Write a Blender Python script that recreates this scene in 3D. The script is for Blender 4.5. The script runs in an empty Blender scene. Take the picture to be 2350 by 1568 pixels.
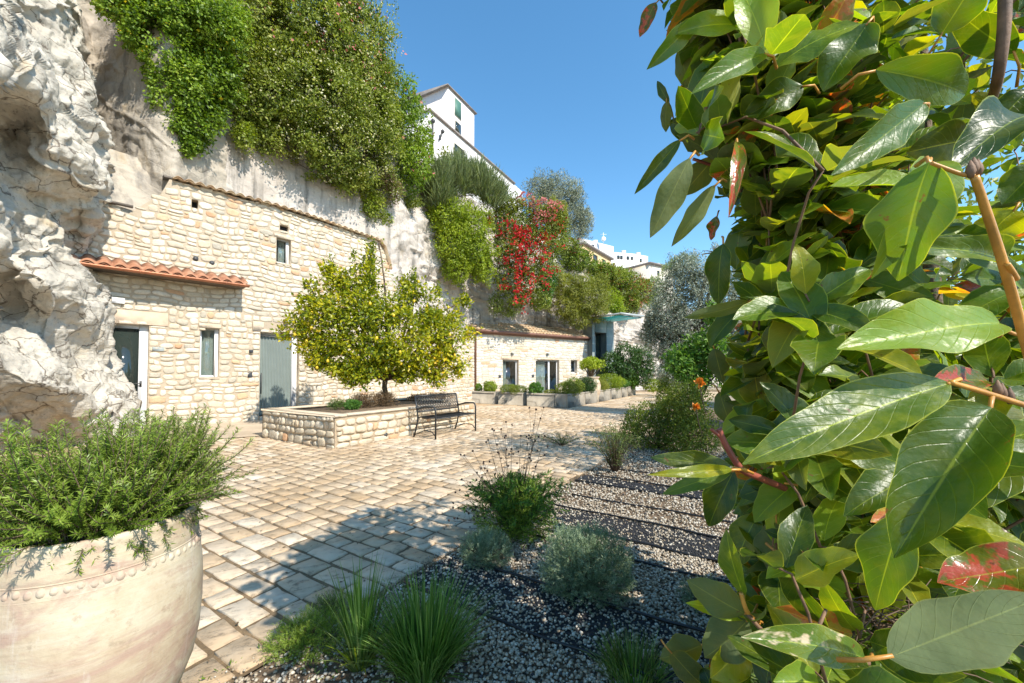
import bpy, math, random
import numpy as np
from mathutils import Vector
random.seed(7)
D = bpy.data
scn = bpy.context.scene
COL = scn.collection
R = math.radians

# ------------------------------------------------------------------ camera
F = 14 / 36 * 2350; PIT = R(1.5); EYE = 1.4
SH = (68 - F * math.tan(PIT)) / 2350
cd = D.cameras.new('camera'); cam = D.objects.new('camera', cd); COL.objects.link(cam)
cd.lens = 14; cd.sensor_width = 36; cd.shift_y = SH; cd.clip_start = .05; cd.clip_end = 2000
cam.location = (0, 0, EYE); cam.rotation_euler = (R(90) + PIT, 0, 0)
scn.camera = cam
cam['kind'] = 'structure'

def ray(vx, vy):
    cx = (vx - 1175) / F; cy = (784 - vy) / F + SH * 2350 / F
    return np.array([cx, math.cos(PIT) - cy * math.sin(PIT), math.sin(PIT) + cy * math.cos(PIT)])
def P(vx, vy, Y):
    d = ray(vx, vy); d = d / d[1] * Y; d[2] += EYE
    return d
def G(vx, vy, z=0.):
    d = ray(vx, vy); t = (z - EYE) / d[2]
    return np.array([d[0] * t, d[1] * t, z])
def proj(p):
    p = np.atleast_2d(p); x = p[:, 0]; y = p[:, 1]; z = p[:, 2] - EYE
    f = y * math.cos(PIT) + z * math.sin(PIT); u = -y * math.sin(PIT) + z * math.cos(PIT)
    f = np.where(np.abs(f) < 1e-4, 1e-4, f)
    return 1175 + F * x / f, 784 - F * u / f + SH * 2350, f

U = np.array([.5255, .851, 0]); V = np.array([-.851, .5255, 0]); Z = np.array([0, 0, 1.])
def ub(a, b, z=0.):            # a along V, b along U
    return V * a + U * b + Z * z

# ------------------------------------------------------------------ light
SUN_AZ = np.array([.743, -.669]); SUN_EL = R(44)
sd = np.array([SUN_AZ[0] * math.cos(SUN_EL), SUN_AZ[1] * math.cos(SUN_EL), math.sin(SUN_EL)])
ld = D.lights.new('sun', 'SUN'); ld.energy = 4.9; ld.angle = R(.5); ld.color = (1, .94, .84)
lo = D.objects.new('sun', ld); COL.objects.link(lo)
lo.rotation_euler = Vector(sd).to_track_quat('Z', 'Y').to_euler()
w = D.worlds.new('World'); scn.world = w; w.use_nodes = True
nt = w.node_tree; nt.nodes.clear()
sk = nt.nodes.new('ShaderNodeTexSky'); sk.sky_type = 'NISHITA'; sk.sun_disc = False
sk.sun_elevation = SUN_EL; sk.sun_rotation = math.atan2(SUN_AZ[0], SUN_AZ[1])
sk.air_density = 1.0; sk.dust_density = .2; sk.ozone_density = 1.6; sk.altitude = 300
bg = nt.nodes.new('ShaderNodeBackground'); bg.inputs[1].default_value = .13
ow = nt.nodes.new('ShaderNodeOutputWorld')
hs = nt.nodes.new('ShaderNodeHueSaturation'); hs.inputs['Saturation'].default_value = 1.22; hs.inputs['Value'].default_value = 1.55; hs.inputs['Hue'].default_value = .49
nt.links.new(sk.outputs[0], hs.inputs['Color']); nt.links.new(hs.outputs[0], bg.inputs[0]); nt.links.new(bg.outputs[0], ow.inputs[0])
scn.view_settings.view_transform = 'Standard'; scn.view_settings.look = 'None'
scn.view_settings.exposure = .5; scn.view_settings.gamma = 1
try:
    scn.cycles.use_denoising = True; scn.cycles.max_bounces = 8; scn.cycles.transparent_max_bounces = 12
    scn.cycles.sample_clamp_indirect = 6
except Exception: pass

# ------------------------------------------------------------------ materials
class NT:
    def __init__(s, name):
        s.m = D.materials.new(name); s.m.use_nodes = True; s.t = s.m.node_tree; s.t.nodes.clear()
        s.out = s.n('ShaderNodeOutputMaterial')
    def n(s, ty, **kw):
        n = s.t.nodes.new(ty)
        for k, v in kw.items():
            if k.startswith('i_'):
                k2 = k[2:]
                k2 = int(k2) if k2.isdigit() else k2.replace('_', ' ')
                s.set(n.inputs[k2], v)
            else: setattr(n, k, v)
        return n
    def set(s, inp, v):
        if isinstance(v, bpy.types.NodeSocket): s.t.links.new(v, inp)
        elif isinstance(v, (tuple, list)) and len(v) == 3 and inp.type == 'RGBA': inp.default_value = (*v, 1)
        else: inp.default_value = v
    def noise(s, co, scale, detail=6, rough=.6, dist=0):
        return s.n('ShaderNodeTexNoise', i_Vector=co, i_Scale=scale, i_Detail=detail, i_Roughness=rough, i_Distortion=dist).outputs[0]
    def ramp(s, fac, stops, interp='LINEAR'):
        r = s.n('ShaderNodeValToRGB'); r.color_ramp.interpolation = interp
        el = r.color_ramp.elements
        while len(el) < len(stops): el.new(.5)
        for e, (p, c) in zip(el, stops):
            e.position = p; e.color = (*(c if isinstance(c, (tuple, list)) else (c, c, c)), 1)
        s.set(r.inputs[0], fac); return r.outputs[0]
    def mix(s, f, a, b, mode='MIX'):
        n = s.n('ShaderNodeMix', data_type='RGBA', blend_type=mode)
        s.set(n.inputs[0], f); s.set(n.inputs[6], a); s.set(n.inputs[7], b); return n.outputs[2]
    def math(s, op, a, b=0., c=None):
        n = s.n('ShaderNodeMath', operation=op); s.set(n.inputs[0], a); s.set(n.inputs[1], b)
        if c is not None: s.set(n.inputs[2], c)
        return n.outputs[0]
    def attr(s, name):
        return s.n('ShaderNodeAttribute', attribute_name=name).outputs[2]
    def pos(s): return s.n('ShaderNodeTexCoord').outputs['Object']
    def map(s, co, sc=(1, 1, 1), rot=(0, 0, 0), loc=(0, 0, 0)):
        return s.n('ShaderNodeMapping', i_Vector=co, i_Scale=sc, i_Rotation=rot, i_Location=loc).outputs[0]
    def bump(s, h, strength=.5, dist=.02, nrm=None):
        n = s.n('ShaderNodeBump', i_Height=h, i_Strength=strength, i_Distance=dist)
        if nrm is not None: s.set(n.inputs['Normal'], nrm)
        return n.outputs[0]
    def pbr(s, col, rough=.7, nrm=None, **kw):
        b = s.n('ShaderNodeBsdfPrincipled'); s.set(b.inputs['Base Color'], col); s.set(b.inputs['Roughness'], rough)
        if nrm is not None: s.set(b.inputs['Normal'], nrm)
        for k, v in kw.items(): s.set(b.inputs[k.replace('_', ' ')], v)
        return b.outputs[0]
    def done(s, sh):
        s.t.links.new(sh, s.out.inputs[0]); return s.m

M = {}
def simple(name, col, rough=.6, var=.15, scale=8., bump=.2, bs=60., bd=.005, **kw):
    t = NT(name); co = t.pos()
    n = t.noise(co, scale); c2 = tuple(x * (1 - var * 1.6) for x in col)
    c1 = tuple(min(1, x * (1 + var)) for x in col)
    c = t.ramp(n, [(.3, c2), (.7, c1)])
    nr = t.bump(t.noise(co, bs), bump, bd)
    M[name] = t.done(t.pbr(c, rough, nr, **kw)); return M[name]

def rubble(name, base, sx=3.0, sz=5.8, mort=(.40, .31, .20), bd=.03, light=1.0):
    """irregular rubble masonry laid out on the wall's own UV metres"""
    t = NT(name); uv = t.n('ShaderNodeUVMap').outputs[0]
    wob = t.n('ShaderNodeTexNoise', i_Vector=uv, i_Scale=2.2, i_Detail=3).outputs[1]
    co = t.n('ShaderNodeVectorMath', operation='MULTIPLY_ADD', i_0=wob, i_1=(.22, .16, 0), i_2=uv).outputs[0]
    wob2 = t.n('ShaderNodeTexNoise', i_Vector=uv, i_Scale=14, i_Detail=2).outputs[1]
    co = t.n('ShaderNodeVectorMath', operation='MULTIPLY_ADD', i_0=wob2, i_1=(.03, .025, 0), i_2=co).outputs[0]
    co = t.map(co, (sx, sz, 1))
    v1 = t.n('ShaderNodeTexVoronoi', voronoi_dimensions='2D', feature='DISTANCE_TO_EDGE', i_Vector=co, i_Scale=1., i_Randomness=.82)
    v2 = t.n('ShaderNodeTexVoronoi', voronoi_dimensions='2D', feature='F1', i_Vector=co, i_Scale=1., i_Randomness=.82)
    cell = t.n('ShaderNodeSeparateColor', i_Color=v2.outputs['Color'])
    L = light
    b = base
    stone = t.ramp(cell.outputs[0], [(0, tuple(x * .80 * L for x in b)), (.3, b), (.55, (b[0] * 1.05 * L, b[1] * .97, b[2] * .86)),
                                     (.8, tuple(min(.9, x * 1.1 * L) for x in b)), (.97, (b[0] * .98, b[1] * .80, b[2] * .62)), (1, (b[0] * .8, b[1] * .52, b[2] * .36))])
    n = t.noise(uv, 9, 8, .65)
    stone = t.mix(.55, stone, t.ramp(n, [(.3, .62), (.6, 1.0)]), 'MULTIPLY')
    red = t.ramp(t.noise(uv, .9, 3), [(.62, 0.), (.72, .5)])
    stone = t.mix(red, stone, (b[0] * .9, b[1] * .74, b[2] * .6))
    m = t.ramp(v1.outputs[0], [(.03, 0.), (.10, 1.)])
    mc = t.mix(t.noise(uv, 3), mort, tuple(x * 1.5 for x in mort))
    c = t.mix(m, mc, stone)
    h = t.ramp(v1.outputs[0], [(.0, 0.), (.09, .62), (.3, .9), (.6, 1.)])
    h = t.math('ADD', h, t.math('MULTIPLY', n, .55))
    h = t.math('ADD', h, t.math('MULTIPLY', cell.outputs[1], .5))
    M[name] = t.done(t.pbr(c, .88, t.bump(h, 1.0, bd))); return M[name]

def rockmat(name, a, b, c, stain=(.30, .22, .13), streak=0., grey=.0):
    t = NT(name); co = t.pos()
    n1 = t.noise(co, .55, 8, .62, .4); n2 = t.noise(co, 3.2, 10, .7)
    col = t.ramp(n1, [(.32, b), (.48, a), (.62, a), (.75, c)])
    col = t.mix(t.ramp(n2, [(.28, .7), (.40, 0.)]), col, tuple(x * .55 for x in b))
    col = t.mix(t.ramp(t.noise(co, 1.1, 5, .6, 1.), [(.58, 0.), (.72, .75)]), col, stain)
    st = t.map(co, (2.2, 2.2, .16))
    col = t.mix(t.math('MULTIPLY', t.ramp(t.noise(st, 1.3, 6, .65), [(.50, 0.), (.66, 1.)]), streak), col, (.20, .18, .155))
    wv = t.n('ShaderNodeTexNoise', i_Vector=co, i_Scale=1.6, i_Detail=5).outputs[1]
    cw = t.n('ShaderNodeVectorMath', operation='MULTIPLY_ADD', i_0=wv, i_1=(.8, .8, .8), i_2=co).outputs[0]
    vor = t.n('ShaderNodeTexVoronoi', feature='DISTANCE_TO_EDGE', i_Vector=t.map(cw, (1, 1, 1.9)), i_Scale=.9).outputs[0]
    crack = t.ramp(vor, [(0., 0.), (.022, 1.)])
    if grey:
        col = t.mix(t.math('MULTIPLY', t.ramp(t.noise(co, 1.9, 9, .72, .8), [(.46, 0.), (.60, 1.)]), grey), col, (.30, .28, .25))
        col = t.mix(t.ramp(t.noise(co, 11, 6, .75), [(.36, .55), (.44, 0.)]), col, (.12, .105, .08))
        col = t.mix(t.math('SUBTRACT', 1., crack), col, (.14, .11, .08))
        lay = t.noise(t.map(co, (.8, .8, 7), (.25, .3, 0)), 1.6, 7, .7)
        n2 = t.math('ADD', n2, t.math('MULTIPLY', lay, .9))
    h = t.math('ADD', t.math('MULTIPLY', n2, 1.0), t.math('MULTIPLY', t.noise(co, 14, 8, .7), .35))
    h = t.math('ADD', h, t.math('MULTIPLY', crack, .12))
    M[name] = t.done(t.pbr(col, .92, t.bump(h, .85, .07))); return M[name]

def leafmat(name, stops, rough=.45, trans=.35, tcol=None, sheen=None):
    """small leaf: per-leaf tint, light passing through the blade"""
    t = NT(name); a = t.attr('tint')
    col = t.ramp(a, stops)
    b = t.n('ShaderNodeBsdfPrincipled', i_Base_Color=col, i_Roughness=rough)
    try: b.inputs['Specular IOR Level'].default_value = .35
    except Exception: pass
    tc = t.mix(1., col, tcol or (1.5, 1.55, .6), 'MULTIPLY')
    tr = t.n('ShaderNodeBsdfTranslucent', i_Color=tc)
    mx = t.n('ShaderNodeMixShader', i_0=trans); t.t.links.new(b.outputs[0], mx.inputs[1]); t.t.links.new(tr.outputs[0], mx.inputs[2])
    M[name] = t.done(mx.outputs[0]); return M[name]

def bigleaf(name, top, under, patch=None, pamt=0., rough=.24):
    """large glossy leaf: midrib, side veins, pale rim and matt underside"""
    t = NT(name); uv = t.n('ShaderNodeUVMap').outputs[0]
    s = t.n('ShaderNodeSeparateXYZ', i_Vector=uv); u, v = s.outputs[0], s.outputs[1]
    au = t.math('ABSOLUTE', t.math('SUBTRACT', u, .5))
    a = t.attr('tint'); co = t.pos()
    base = t.mix(a, tuple(x * .5 for x in top), (min(1, top[0] * 1.8), min(1, top[1] * 1.5), top[2] * 1.3))
    base = t.mix(t.ramp(t.noise(co, 22, 4), [(.45, 0.), (.72, .55)]), base, (top[0] * 2.2 + .03, top[1] * 1.4, top[2] * .8))
    if patch:
        pm = t.ramp(t.math('ADD', t.noise(t.map(uv, (1, 2.2, 1)), 2.4, 3), t.math('MULTIPLY', v, .12)), [(.60 - pamt, 0.), (.68 - pamt, 1.)])
        base = t.mix(pm, base, patch)
    ribm = t.ramp(au, [(.006, .6), (.020, 0.)])
    vv = t.math('FRACT', t.math('MULTIPLY', t.math('SUBTRACT', v, t.math('MULTIPLY', au, .55)), 9.))
    vein = t.ramp(t.math('ABSOLUTE', t.math('SUBTRACT', vv, .5)), [(.0, .13), (.06, 0.)])
    rim = t.ramp(au, [(.472, 0.), (.495, .7)])
    pale = (top[0] * 3 + .12, top[1] * 2.1 + .1, top[2] * 1.4 + .02)
    c = t.mix(t.math('MAXIMUM', ribm, vein), base, pale)
    c = t.mix(rim, c, (.42, .46, .07))
    spot = t.ramp(t.noise(co, 42, 3), [(.69, 0.), (.72, .85)])
    c = t.mix(spot, c, (.13, .055, .02))
    c = t.mix(t.ramp(t.noise(co, 9, 8, .75), [(.55, 0.), (.75, .22)]), c, (.34, .34, .24))
    un = t.mix(t.math('MAXIMUM', ribm, vein), under, tuple(min(1, x * 1.6) for x in under))
    un = t.mix(t.ramp(t.noise(co, 30, 6, .7), [(.4, .45), (.6, 0.)]), un, tuple(x * .62 for x in under))
    if patch: un = t.mix(t.math('MULTIPLY', pm, .6), un, patch)
    geo = t.n('ShaderNodeNewGeometry').outputs['Backfacing']
    col = t.mix(geo, c, un)
    rg = t.math('ADD', t.math('ADD', rough, t.math('MULTIPLY', t.noise(co, 25, 6, .7), .3)), t.math('MULTIPLY', geo, .3)); rg = t.math('SUBTRACT', rg, .12)
    h = t.math('ADD', t.math('MULTIPLY', vein, -1.2), t.math('MULTIPLY', t.noise(co, 90, 3), .5))
    b = t.n('ShaderNodeBsdfPrincipled', i_Base_Color=col, i_Roughness=rg, i_Normal=t.bump(t.math('ADD', h, t.math('MULTIPLY', t.noise(co, 28, 3), 2.)), .8, .0022))
    tr = t.n('ShaderNodeBsdfTranslucent', i_Color=t.mix(1., c, (3.0, 2.6, .4), 'MULTIPLY'))
    mx = t.n('ShaderNodeMixShader', i_0=.38); t.t.links.new(b.outputs[0], mx.inputs[1]); t.t.links.new(tr.outputs[0], mx.inputs[2])
    M[name] = t.done(mx.outputs[0]); return M[name]

def masonry(name, b, mort):
    t = NT(name); a = t.attr('tint'); co = t.pos()
    c = t.ramp(a, [(0, tuple(x * .74 for x in b)), (.18, (b[0] * .93, b[1] * .88, b[2] * .80)), (.45, b), (.7, (b[0] * 1.06, b[1] * 1.05, b[2] * 1.03)), (.90, (b[0] * 1.12, b[1] * 1.13, b[2] * 1.16)), (.945, (b[0] * .98, b[1] * .80, b[2] * .62)), (1, (b[0] * .84, b[1] * .54, b[2] * .38))])
    n = t.noise(co, 7, 9, .68)
    c = t.mix(.6, c, t.ramp(n, [(.28, .60), (.55, 1.0)]), 'MULTIPLY')
    c = t.mix(t.ramp(t.noise(co, .8, 4), [(.55, 0.), (.8, .22)]), c, (b[0] * .94, b[1] * .80, b[2] * .62))
    c = t.mix(t.ramp(t.noise(co, 34, 3), [(.30, .55), (.38, 0.)]), c, (.30, .23, .15))
    h = t.math('ADD', n, t.math('MULTIPLY', t.noise(co, 45, 5, .7), .45))
    M[name] = t.done(t.pbr(c, .9, t.bump(h, .8, .022)))
    t = NT(name + '_mortar'); co = t.pos()
    c = t.ramp(t.noise(co, 2.2, 8, .65), [(.3, tuple(x * .72 for x in mort)), (.65, mort)])
    M[name + '_mortar'] = t.done(t.pbr(c, .95, t.bump(t.noise(co, 30, 8, .7), .9, .02)))
masonry('rubble_stone', (.64, .57, .455), (.53, .43, .31)); masonry('bed_stone', (.60, .51, .38), (.47, .36, .24)); masonry('annex_stone', (.68, .63, .53), (.58, .51, .41))
rockmat('limestone_white', (.63, .57, .47), (.48, .42, .33), (.68, .635, .56), (.48, .36, .20), .4, .28)
rockmat('limestone_beige', (.46, .40, .32), (.27, .235, .19), (.56, .50, .42), (.36, .27, .16), .8)
rockmat('limestone_cliff', (.54, .48, .42), (.42, .36, .30), (.58, .53, .475), (.42, .33, .22), 1.)
simple('dressed_stone', (.60, .48, .34), .85, .12, 5, .5, 40, .01)
simple('lintel_stone', (.62, .47, .33), .85, .12, 5, .5, 40, .01)
simple('soil', (.20, .135, .08), .95, .4, 12, .9, 40, .03)
simple('dry_ground', (.36, .29, .20), .95, .3, 1.2, .8, 20, .03)
simple('ramp_stone', (.52, .41, .29), .85, .15, 1.4, .4, 40, .006)
simple('joint_dirt', (.20, .135, .07), .95, .3, 9, .9, 60, .012)
simple('white_frame', (.80, .80, .79), .35, .02, 3, 0)
simple('grey_frame', (.34, .36, .35), .4, .05, 3, 0)
simple('sage_door', (.20, .235, .215), .55, .06, 3, .1)
simple('curtain_cloth', (.50, .52, .50), .9, .05, 5, .2)
simple('black_metal', (.018, .02, .022), .42, .2, 8, .1)
simple('dark_fitting', (.06, .06, .06), .5, .2, 8, .1)
simple('grey_plaque', (.34, .37, .35), .5, .1, 8, .1)
simple('copper', (.40, .155, .075), .42, .18, 4, .2, 30, .002, Metallic=.35)
simple('brown_pipe', (.20, .095, .065), .5, .15, 4, .1)
simple('lead_flash', (.14, .115, .09), .8, .3, 6, .5, 30, .01)
simple('concrete', (.33, .285, .22), .9, .16, 3, .7, 30, .012)
simple('portal_metal', (.22, .25, .235), .6, .12, 1.5, .3)
simple('white_plaster', (.66, .63, .60), .85, .05, .4, .2)
simple('pink_plaster', (.66, .57, .53), .85, .06, .4, .2)
simple('ochre_plaster', (.60, .42, .22), .85, .1, .5, .2)
simple('cream_plaster', (.66, .60, .50), .85, .1, .5, .2)
simple('green_shutter', (.06, .16, .12), .6, .1, 3, .1)
simple('roof_grey', (.22, .19, .17), .8, .2, 3, .4)
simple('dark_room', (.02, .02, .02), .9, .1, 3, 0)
simple('bark', (.16, .115, .075), .9, .3, 14, .9, 40, .02)
simple('dark_bark', (.075, .05, .035), .9, .3, 14, .9, 40, .01)
simple('twig_brown', (.20, .11, .06), .7, .3, 30, .4, 120, .003)
simple('twig_orange', (.58, .27, .05), .4, .25, 30, .2, 200, .001)
simple('red_twig', (.28, .07, .045), .5, .25, 30, .2, 200, .001)
simple('dry_stem', (.12, .075, .045), .8, .3, 30, .2)
simple('seed_brown', (.055, .028, .022), .85, .3, 60, .3)
simple('pipe_black', (.012, .012, .013), .45, .1, 8, .1)
simple('band_black', (.022, .022, .025), .75, .5, 40, .9, 90, .012)
simple('blossom_red', (.62, .02, .035), .6, .3, 20, .1, Emission_Strength=0.)
simple('fruit_yellow', (.72, .50, .03), .45, .2, 30, .3, 120, .002)
simple('orange_petal', (.80, .28, .02), .55, .15, 30, .1)

def tile_mat():
    t = NT('clay_tile'); co = t.pos()
    c = t.ramp(t.noise(co, 5, 8, .7), [(.28, (.22, .13, .07)), (.42, (.46, .29, .16)), (.55, (.54, .40, .24)), (.7, (.56, .50, .36))])
    c = t.mix(t.ramp(t.noise(co, 1.3, 4), [(.55, 0.), (.7, .6)]), c, (.46, .42, .33))
    M['clay_tile'] = t.done(t.pbr(c, .9, t.bump(t.noise(co, 40), .6, .006)))
    t = NT('red_tile'); co = t.pos()
    c = t.ramp(t.noise(co, 5, 8, .7), [(.28, (.16, .07, .04)), (.5, (.38, .17, .09)), (.75, (.48, .32, .21))])
    M['red_tile'] = t.done(t.pbr(c, .85, t.bump(t.noise(co, 40), .6, .006)))
tile_mat()
def pot_mat():
    t = NT('terracotta_pot'); co = t.pos()
    c = t.ramp(t.noise(co, 3.6, 8, .68), [(.32, (.36, .25, .17)), (.42, (.45, .345, .235)), (.52, (.51, .42, .29)), (.62, (.56, .49, .36)), (.72, (.44, .355, .255))])
    hz = t.noise(t.map(co, (1.2, 1.2, 9)), 2.5, 5, .6)
    c = t.mix(t.ramp(hz, [(.5, 0.), (.75, .5)]), c, (.66, .60, .50))
    c = t.mix(t.ramp(t.noise(t.map(co, (1, 1, 2.2)), 3.1, 8, .7, 1.), [(.50, 0.), (.60, .7)]), c, (.40, .26, .20))
    c = t.mix(t.ramp(t.noise(t.map(co, (9, 9, 1.2)), 1.5, 6, .7), [(.56, 0.), (.66, .4)]), c, (.62, .58, .50))
    c = t.mix(t.ramp(t.noise(co, 26, 5, .7), [(.32, .5), (.42, 0.)]), c, (.30, .22, .15))
    h = t.math('ADD', t.noise(co, 50, 6), t.math('MULTIPLY', t.noise(t.map(co, (1, 1, 30)), 3), .8))
    M['terracotta_pot'] = t.done(t.pbr(c, .88, t.bump(h, .35, .005)))
pot_mat()
def paver_mat():
    t = NT('paver_stone'); co = t.pos(); a = t.attr('tint')
    c = t.ramp(a, [(0, (.47, .335, .20)), (.35, (.55, .41, .265)), (.7, (.61, .475, .325)), (1, (.65, .54, .40))])
    sc = t.map(co, (1, 1, 1), (0, 0, R(-32)))
    pit = t.noise(t.map(sc, (5, 9, 1)), 1.6, 9, .74)
    c = t.mix(t.ramp(pit, [(.36, .8), (.45, 0.)]), c, (.20, .145, .09))
    c = t.mix(t.ramp(t.noise(co, .55, 5, .6), [(.46, 0.), (.62, .75)]), c, (.43, .29, .155))
    c = t.mix(t.ramp(t.noise(co, 7, 5, .6), [(.5, 0.), (.8, .25)]), c, (.66, .58, .48))
    h = t.math('ADD', t.math('MULTIPLY', t.ramp(pit, [(.34, 0.), (.5, 1.)]), 1.), t.math('MULTIPLY', t.noise(co, 60), .3))
    M['paver_stone'] = t.done(t.pbr(c, .82, t.bump(h, .6, .012)))
    t = NT('pebble'); a = t.attr('tint')
    c = t.ramp(a, [(0, (.025, .025, .028)), (.3, (.05, .05, .05)), (.34, (.24, .185, .12)), (.6, (.38, .31, .22)), (.85, (.49, .425, .33)), (1, (.64, .585, .49))])
    M['pebble'] = t.done(t.pbr(c, .8, t.bump(t.noise(t.pos(), 160), .5, .004)))
paver_mat()
def glassmat(name, col, rough=.03):
    t = NT(name)
    M[name] = t.done(t.pbr(col, rough, None, Specular_IOR_Level=.9))
glassmat('window_glass', (.025, .035, .03)); leafmat('teal_glass', [(0, (.10, .42, .42)), (1, (.14, .46, .46))], .15, .6, (1.2, 1.3, 1.3))
# foliage colours
leafmat('ivy_leaf', [(0, (.04, .08, .008)), (.45, (.15, .245, .018)), (.8, (.26, .36, .035)), (1, (.36, .43, .06))])
leafmat('shrub_leaf', [(0, (.05, .08, .010)), (.4, (.17, .22, .028)), (.8, (.29, .33, .05)), (1, (.40, .41, .09))])
leafmat('cream_flower', [(0, (.55, .50, .26)), (1, (.75, .72, .50))], .7)
leafmat('pink_flower', [(0, (.52, .12, .11)), (1, (.68, .32, .27))], .7, tcol=(1.1, .9, .9))
leafmat('red_flower', [(0, (.30, .014, .014)), (.5, (.60, .022, .03)), (1, (.72, .07, .06))], .6, .4, (1.2, .9, .9))
leafmat('rust_leaf', [(0, (.18, .05, .02)), (1, (.42, .16, .05))], .6, .3, (1.2, 1, .8))
leafmat('yellow_flower', [(0, (.75, .50, .02)), (1, (.85, .65, .05))], .6)
leafmat('bright_leaf', [(0, (.08, .13, .01)), (.5, (.25, .33, .018)), (1, (.42, .47, .04))])
leafmat('fresh_leaf', [(0, (.03, .09, .015)), (.5, (.08, .19, .03)), (1, (.20, .33, .05))])
leafmat('olivegreen_leaf', [(0, (.08, .10, .015)), (.5, (.23, .25, .035)), (1, (.34, .34, .07))])
leafmat('broom_leaf', [(0, (.12, .16, .06)), (.5, (.22, .28, .12)), (1, (.34, .38, .20))], .7)
leafmat('olive_leaf', [(0, (.09, .105, .06)), (.45, (.26, .285, .19)), (.8, (.42, .45, .34)), (1, (.60, .62, .52))], .55, .15, (1.1, 1.2, .9))
leafmat('grey_leaf', [(0, (.06, .10, .045)), (.5, (.19, .27, .14)), (1, (.42, .50, .34))], .7, .2, (1.1, 1.2, .9))
leafmat('lemon_leaf', [(0, (.05, .09, .006)), (.35, (.18, .23, .010)), (.65, (.38, .38, .015)), (.9, (.58, .50, .02)), (1, (.72, .48, .02))], .38, .4)
leafmat('rosemary_leaf', [(0, (.05, .10, .012)), (.5, (.19, .28, .03)), (.85, (.31, .40, .07)), (1, (.42, .50, .25))], .55, .3)
leafmat('dark_leaf', [(0, (.015, .04, .012)), (.5, (.045, .10, .022)), (1, (.12, .20, .04))], .4, .3)
leafmat('grass_blade', [(0, (.06, .13, .02)), (.5, (.13, .26, .045)), (1, (.28, .40, .12))], .45, .35)
leafmat('weed_leaf', [(0, (.06, .09, .02)), (.5, (.14, .20, .05)), (1, (.28, .32, .12))], .6)
leafmat('dead_leaf', [(0, (.10, .06, .03)), (1, (.34, .24, .13))], .8, .2, (1.1, 1, .8))
bigleaf('glossy_leaf', (.050, .115, .010), (.15, .20, .07), rough=.36)
bigleaf('pale_leaf', (.125, .235, .022), (.19, .25, .09), rough=.36)
bigleaf('yellowgreen_leaf', (.17, .23, .015), (.25, .27, .06), rough=.35)
bigleaf('grey_underleaf', (.09, .14, .04), (.125, .165, .065), rough=.5)
bigleaf('red_leaf', (.09, .13, .02), (.24, .20, .09), (.45, .075, .04), .06)
bigleaf('orange_leaf', (.24, .20, .03), (.34, .22, .08), (.52, .16, .04), .08)
bigleaf('scorched_leaf', (.09, .18, .03), (.2, .25, .11), (.60, .50, .38), -.02)
# ------------------------------------------------------------------ objects and tagging
def tag(o, label=None, cat=None, group=None, kind=None):
    if label: o['label'] = label
    if cat: o['category'] = cat
    if group: o['group'] = group
    if kind: o['kind'] = kind
    return o
def empty(name, loc, label=None, cat=None, group=None):
    o = D.objects.new(name, None); COL.objects.link(o); o.location = tuple(loc); o.empty_display_size = .2
    if label: tag(o, label, cat, group)
    return o
def link(name, me, mat, parent=None):
    o = D.objects.new(name, me); COL.objects.link(o)
    if mat is not None: me.materials.append(M[mat])
    if parent is not None:
        o.parent = parent
        L = np.zeros(3)
        p = parent
        while p is not None: L = L + np.array(p.location); p = p.parent
        o.matrix_parent_inverse.identity()
        # mesh data are in world metres: shift them so that the part keeps its place under its thing
        n = len(me.vertices); co = np.empty(n * 3, np.float32); me.vertices.foreach_get('co', co)
        co = co.reshape(-1, 3) - L.astype(np.float32); me.vertices.foreach_set('co', co.ravel())
    return o
def mesh(verts, faces=None, loops=None, starts=None, uv=None, tint=None, smooth=False):
    me = D.meshes.new('mesh')
    verts = np.asarray(verts, np.float32)
    if faces is not None:
        if isinstance(faces, np.ndarray):
            k = faces.shape[1]; loops = faces.ravel().astype(np.int32); starts = np.arange(0, len(loops), k, dtype=np.int32)
        else:
            loops = np.array([i for f in faces for i in f], np.int32)
            ln = [len(f) for f in faces]; starts = np.concatenate([[0], np.cumsum(ln)[:-1]]).astype(np.int32)
    me.vertices.add(len(verts)); me.vertices.foreach_set('co', verts.ravel())
    me.loops.add(len(loops)); me.loops.foreach_set('vertex_index', loops)
    me.polygons.add(len(starts)); me.polygons.foreach_set('loop_start', starts)
    me.update(calc_edges=True)
    if uv is not None:
        l = me.uv_layers.new(name='UVMap'); l.data.foreach_set('uv', np.asarray(uv, np.float32)[loops].ravel())
    if tint is not None:
        a = me.attributes.new('tint', 'FLOAT', 'FACE'); a.data.foreach_set('value', np.asarray(tint, np.float32))
    if smooth: me.polygons.foreach_set('use_smooth', np.ones(len(starts), bool))
    me.validate()
    return me

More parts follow.
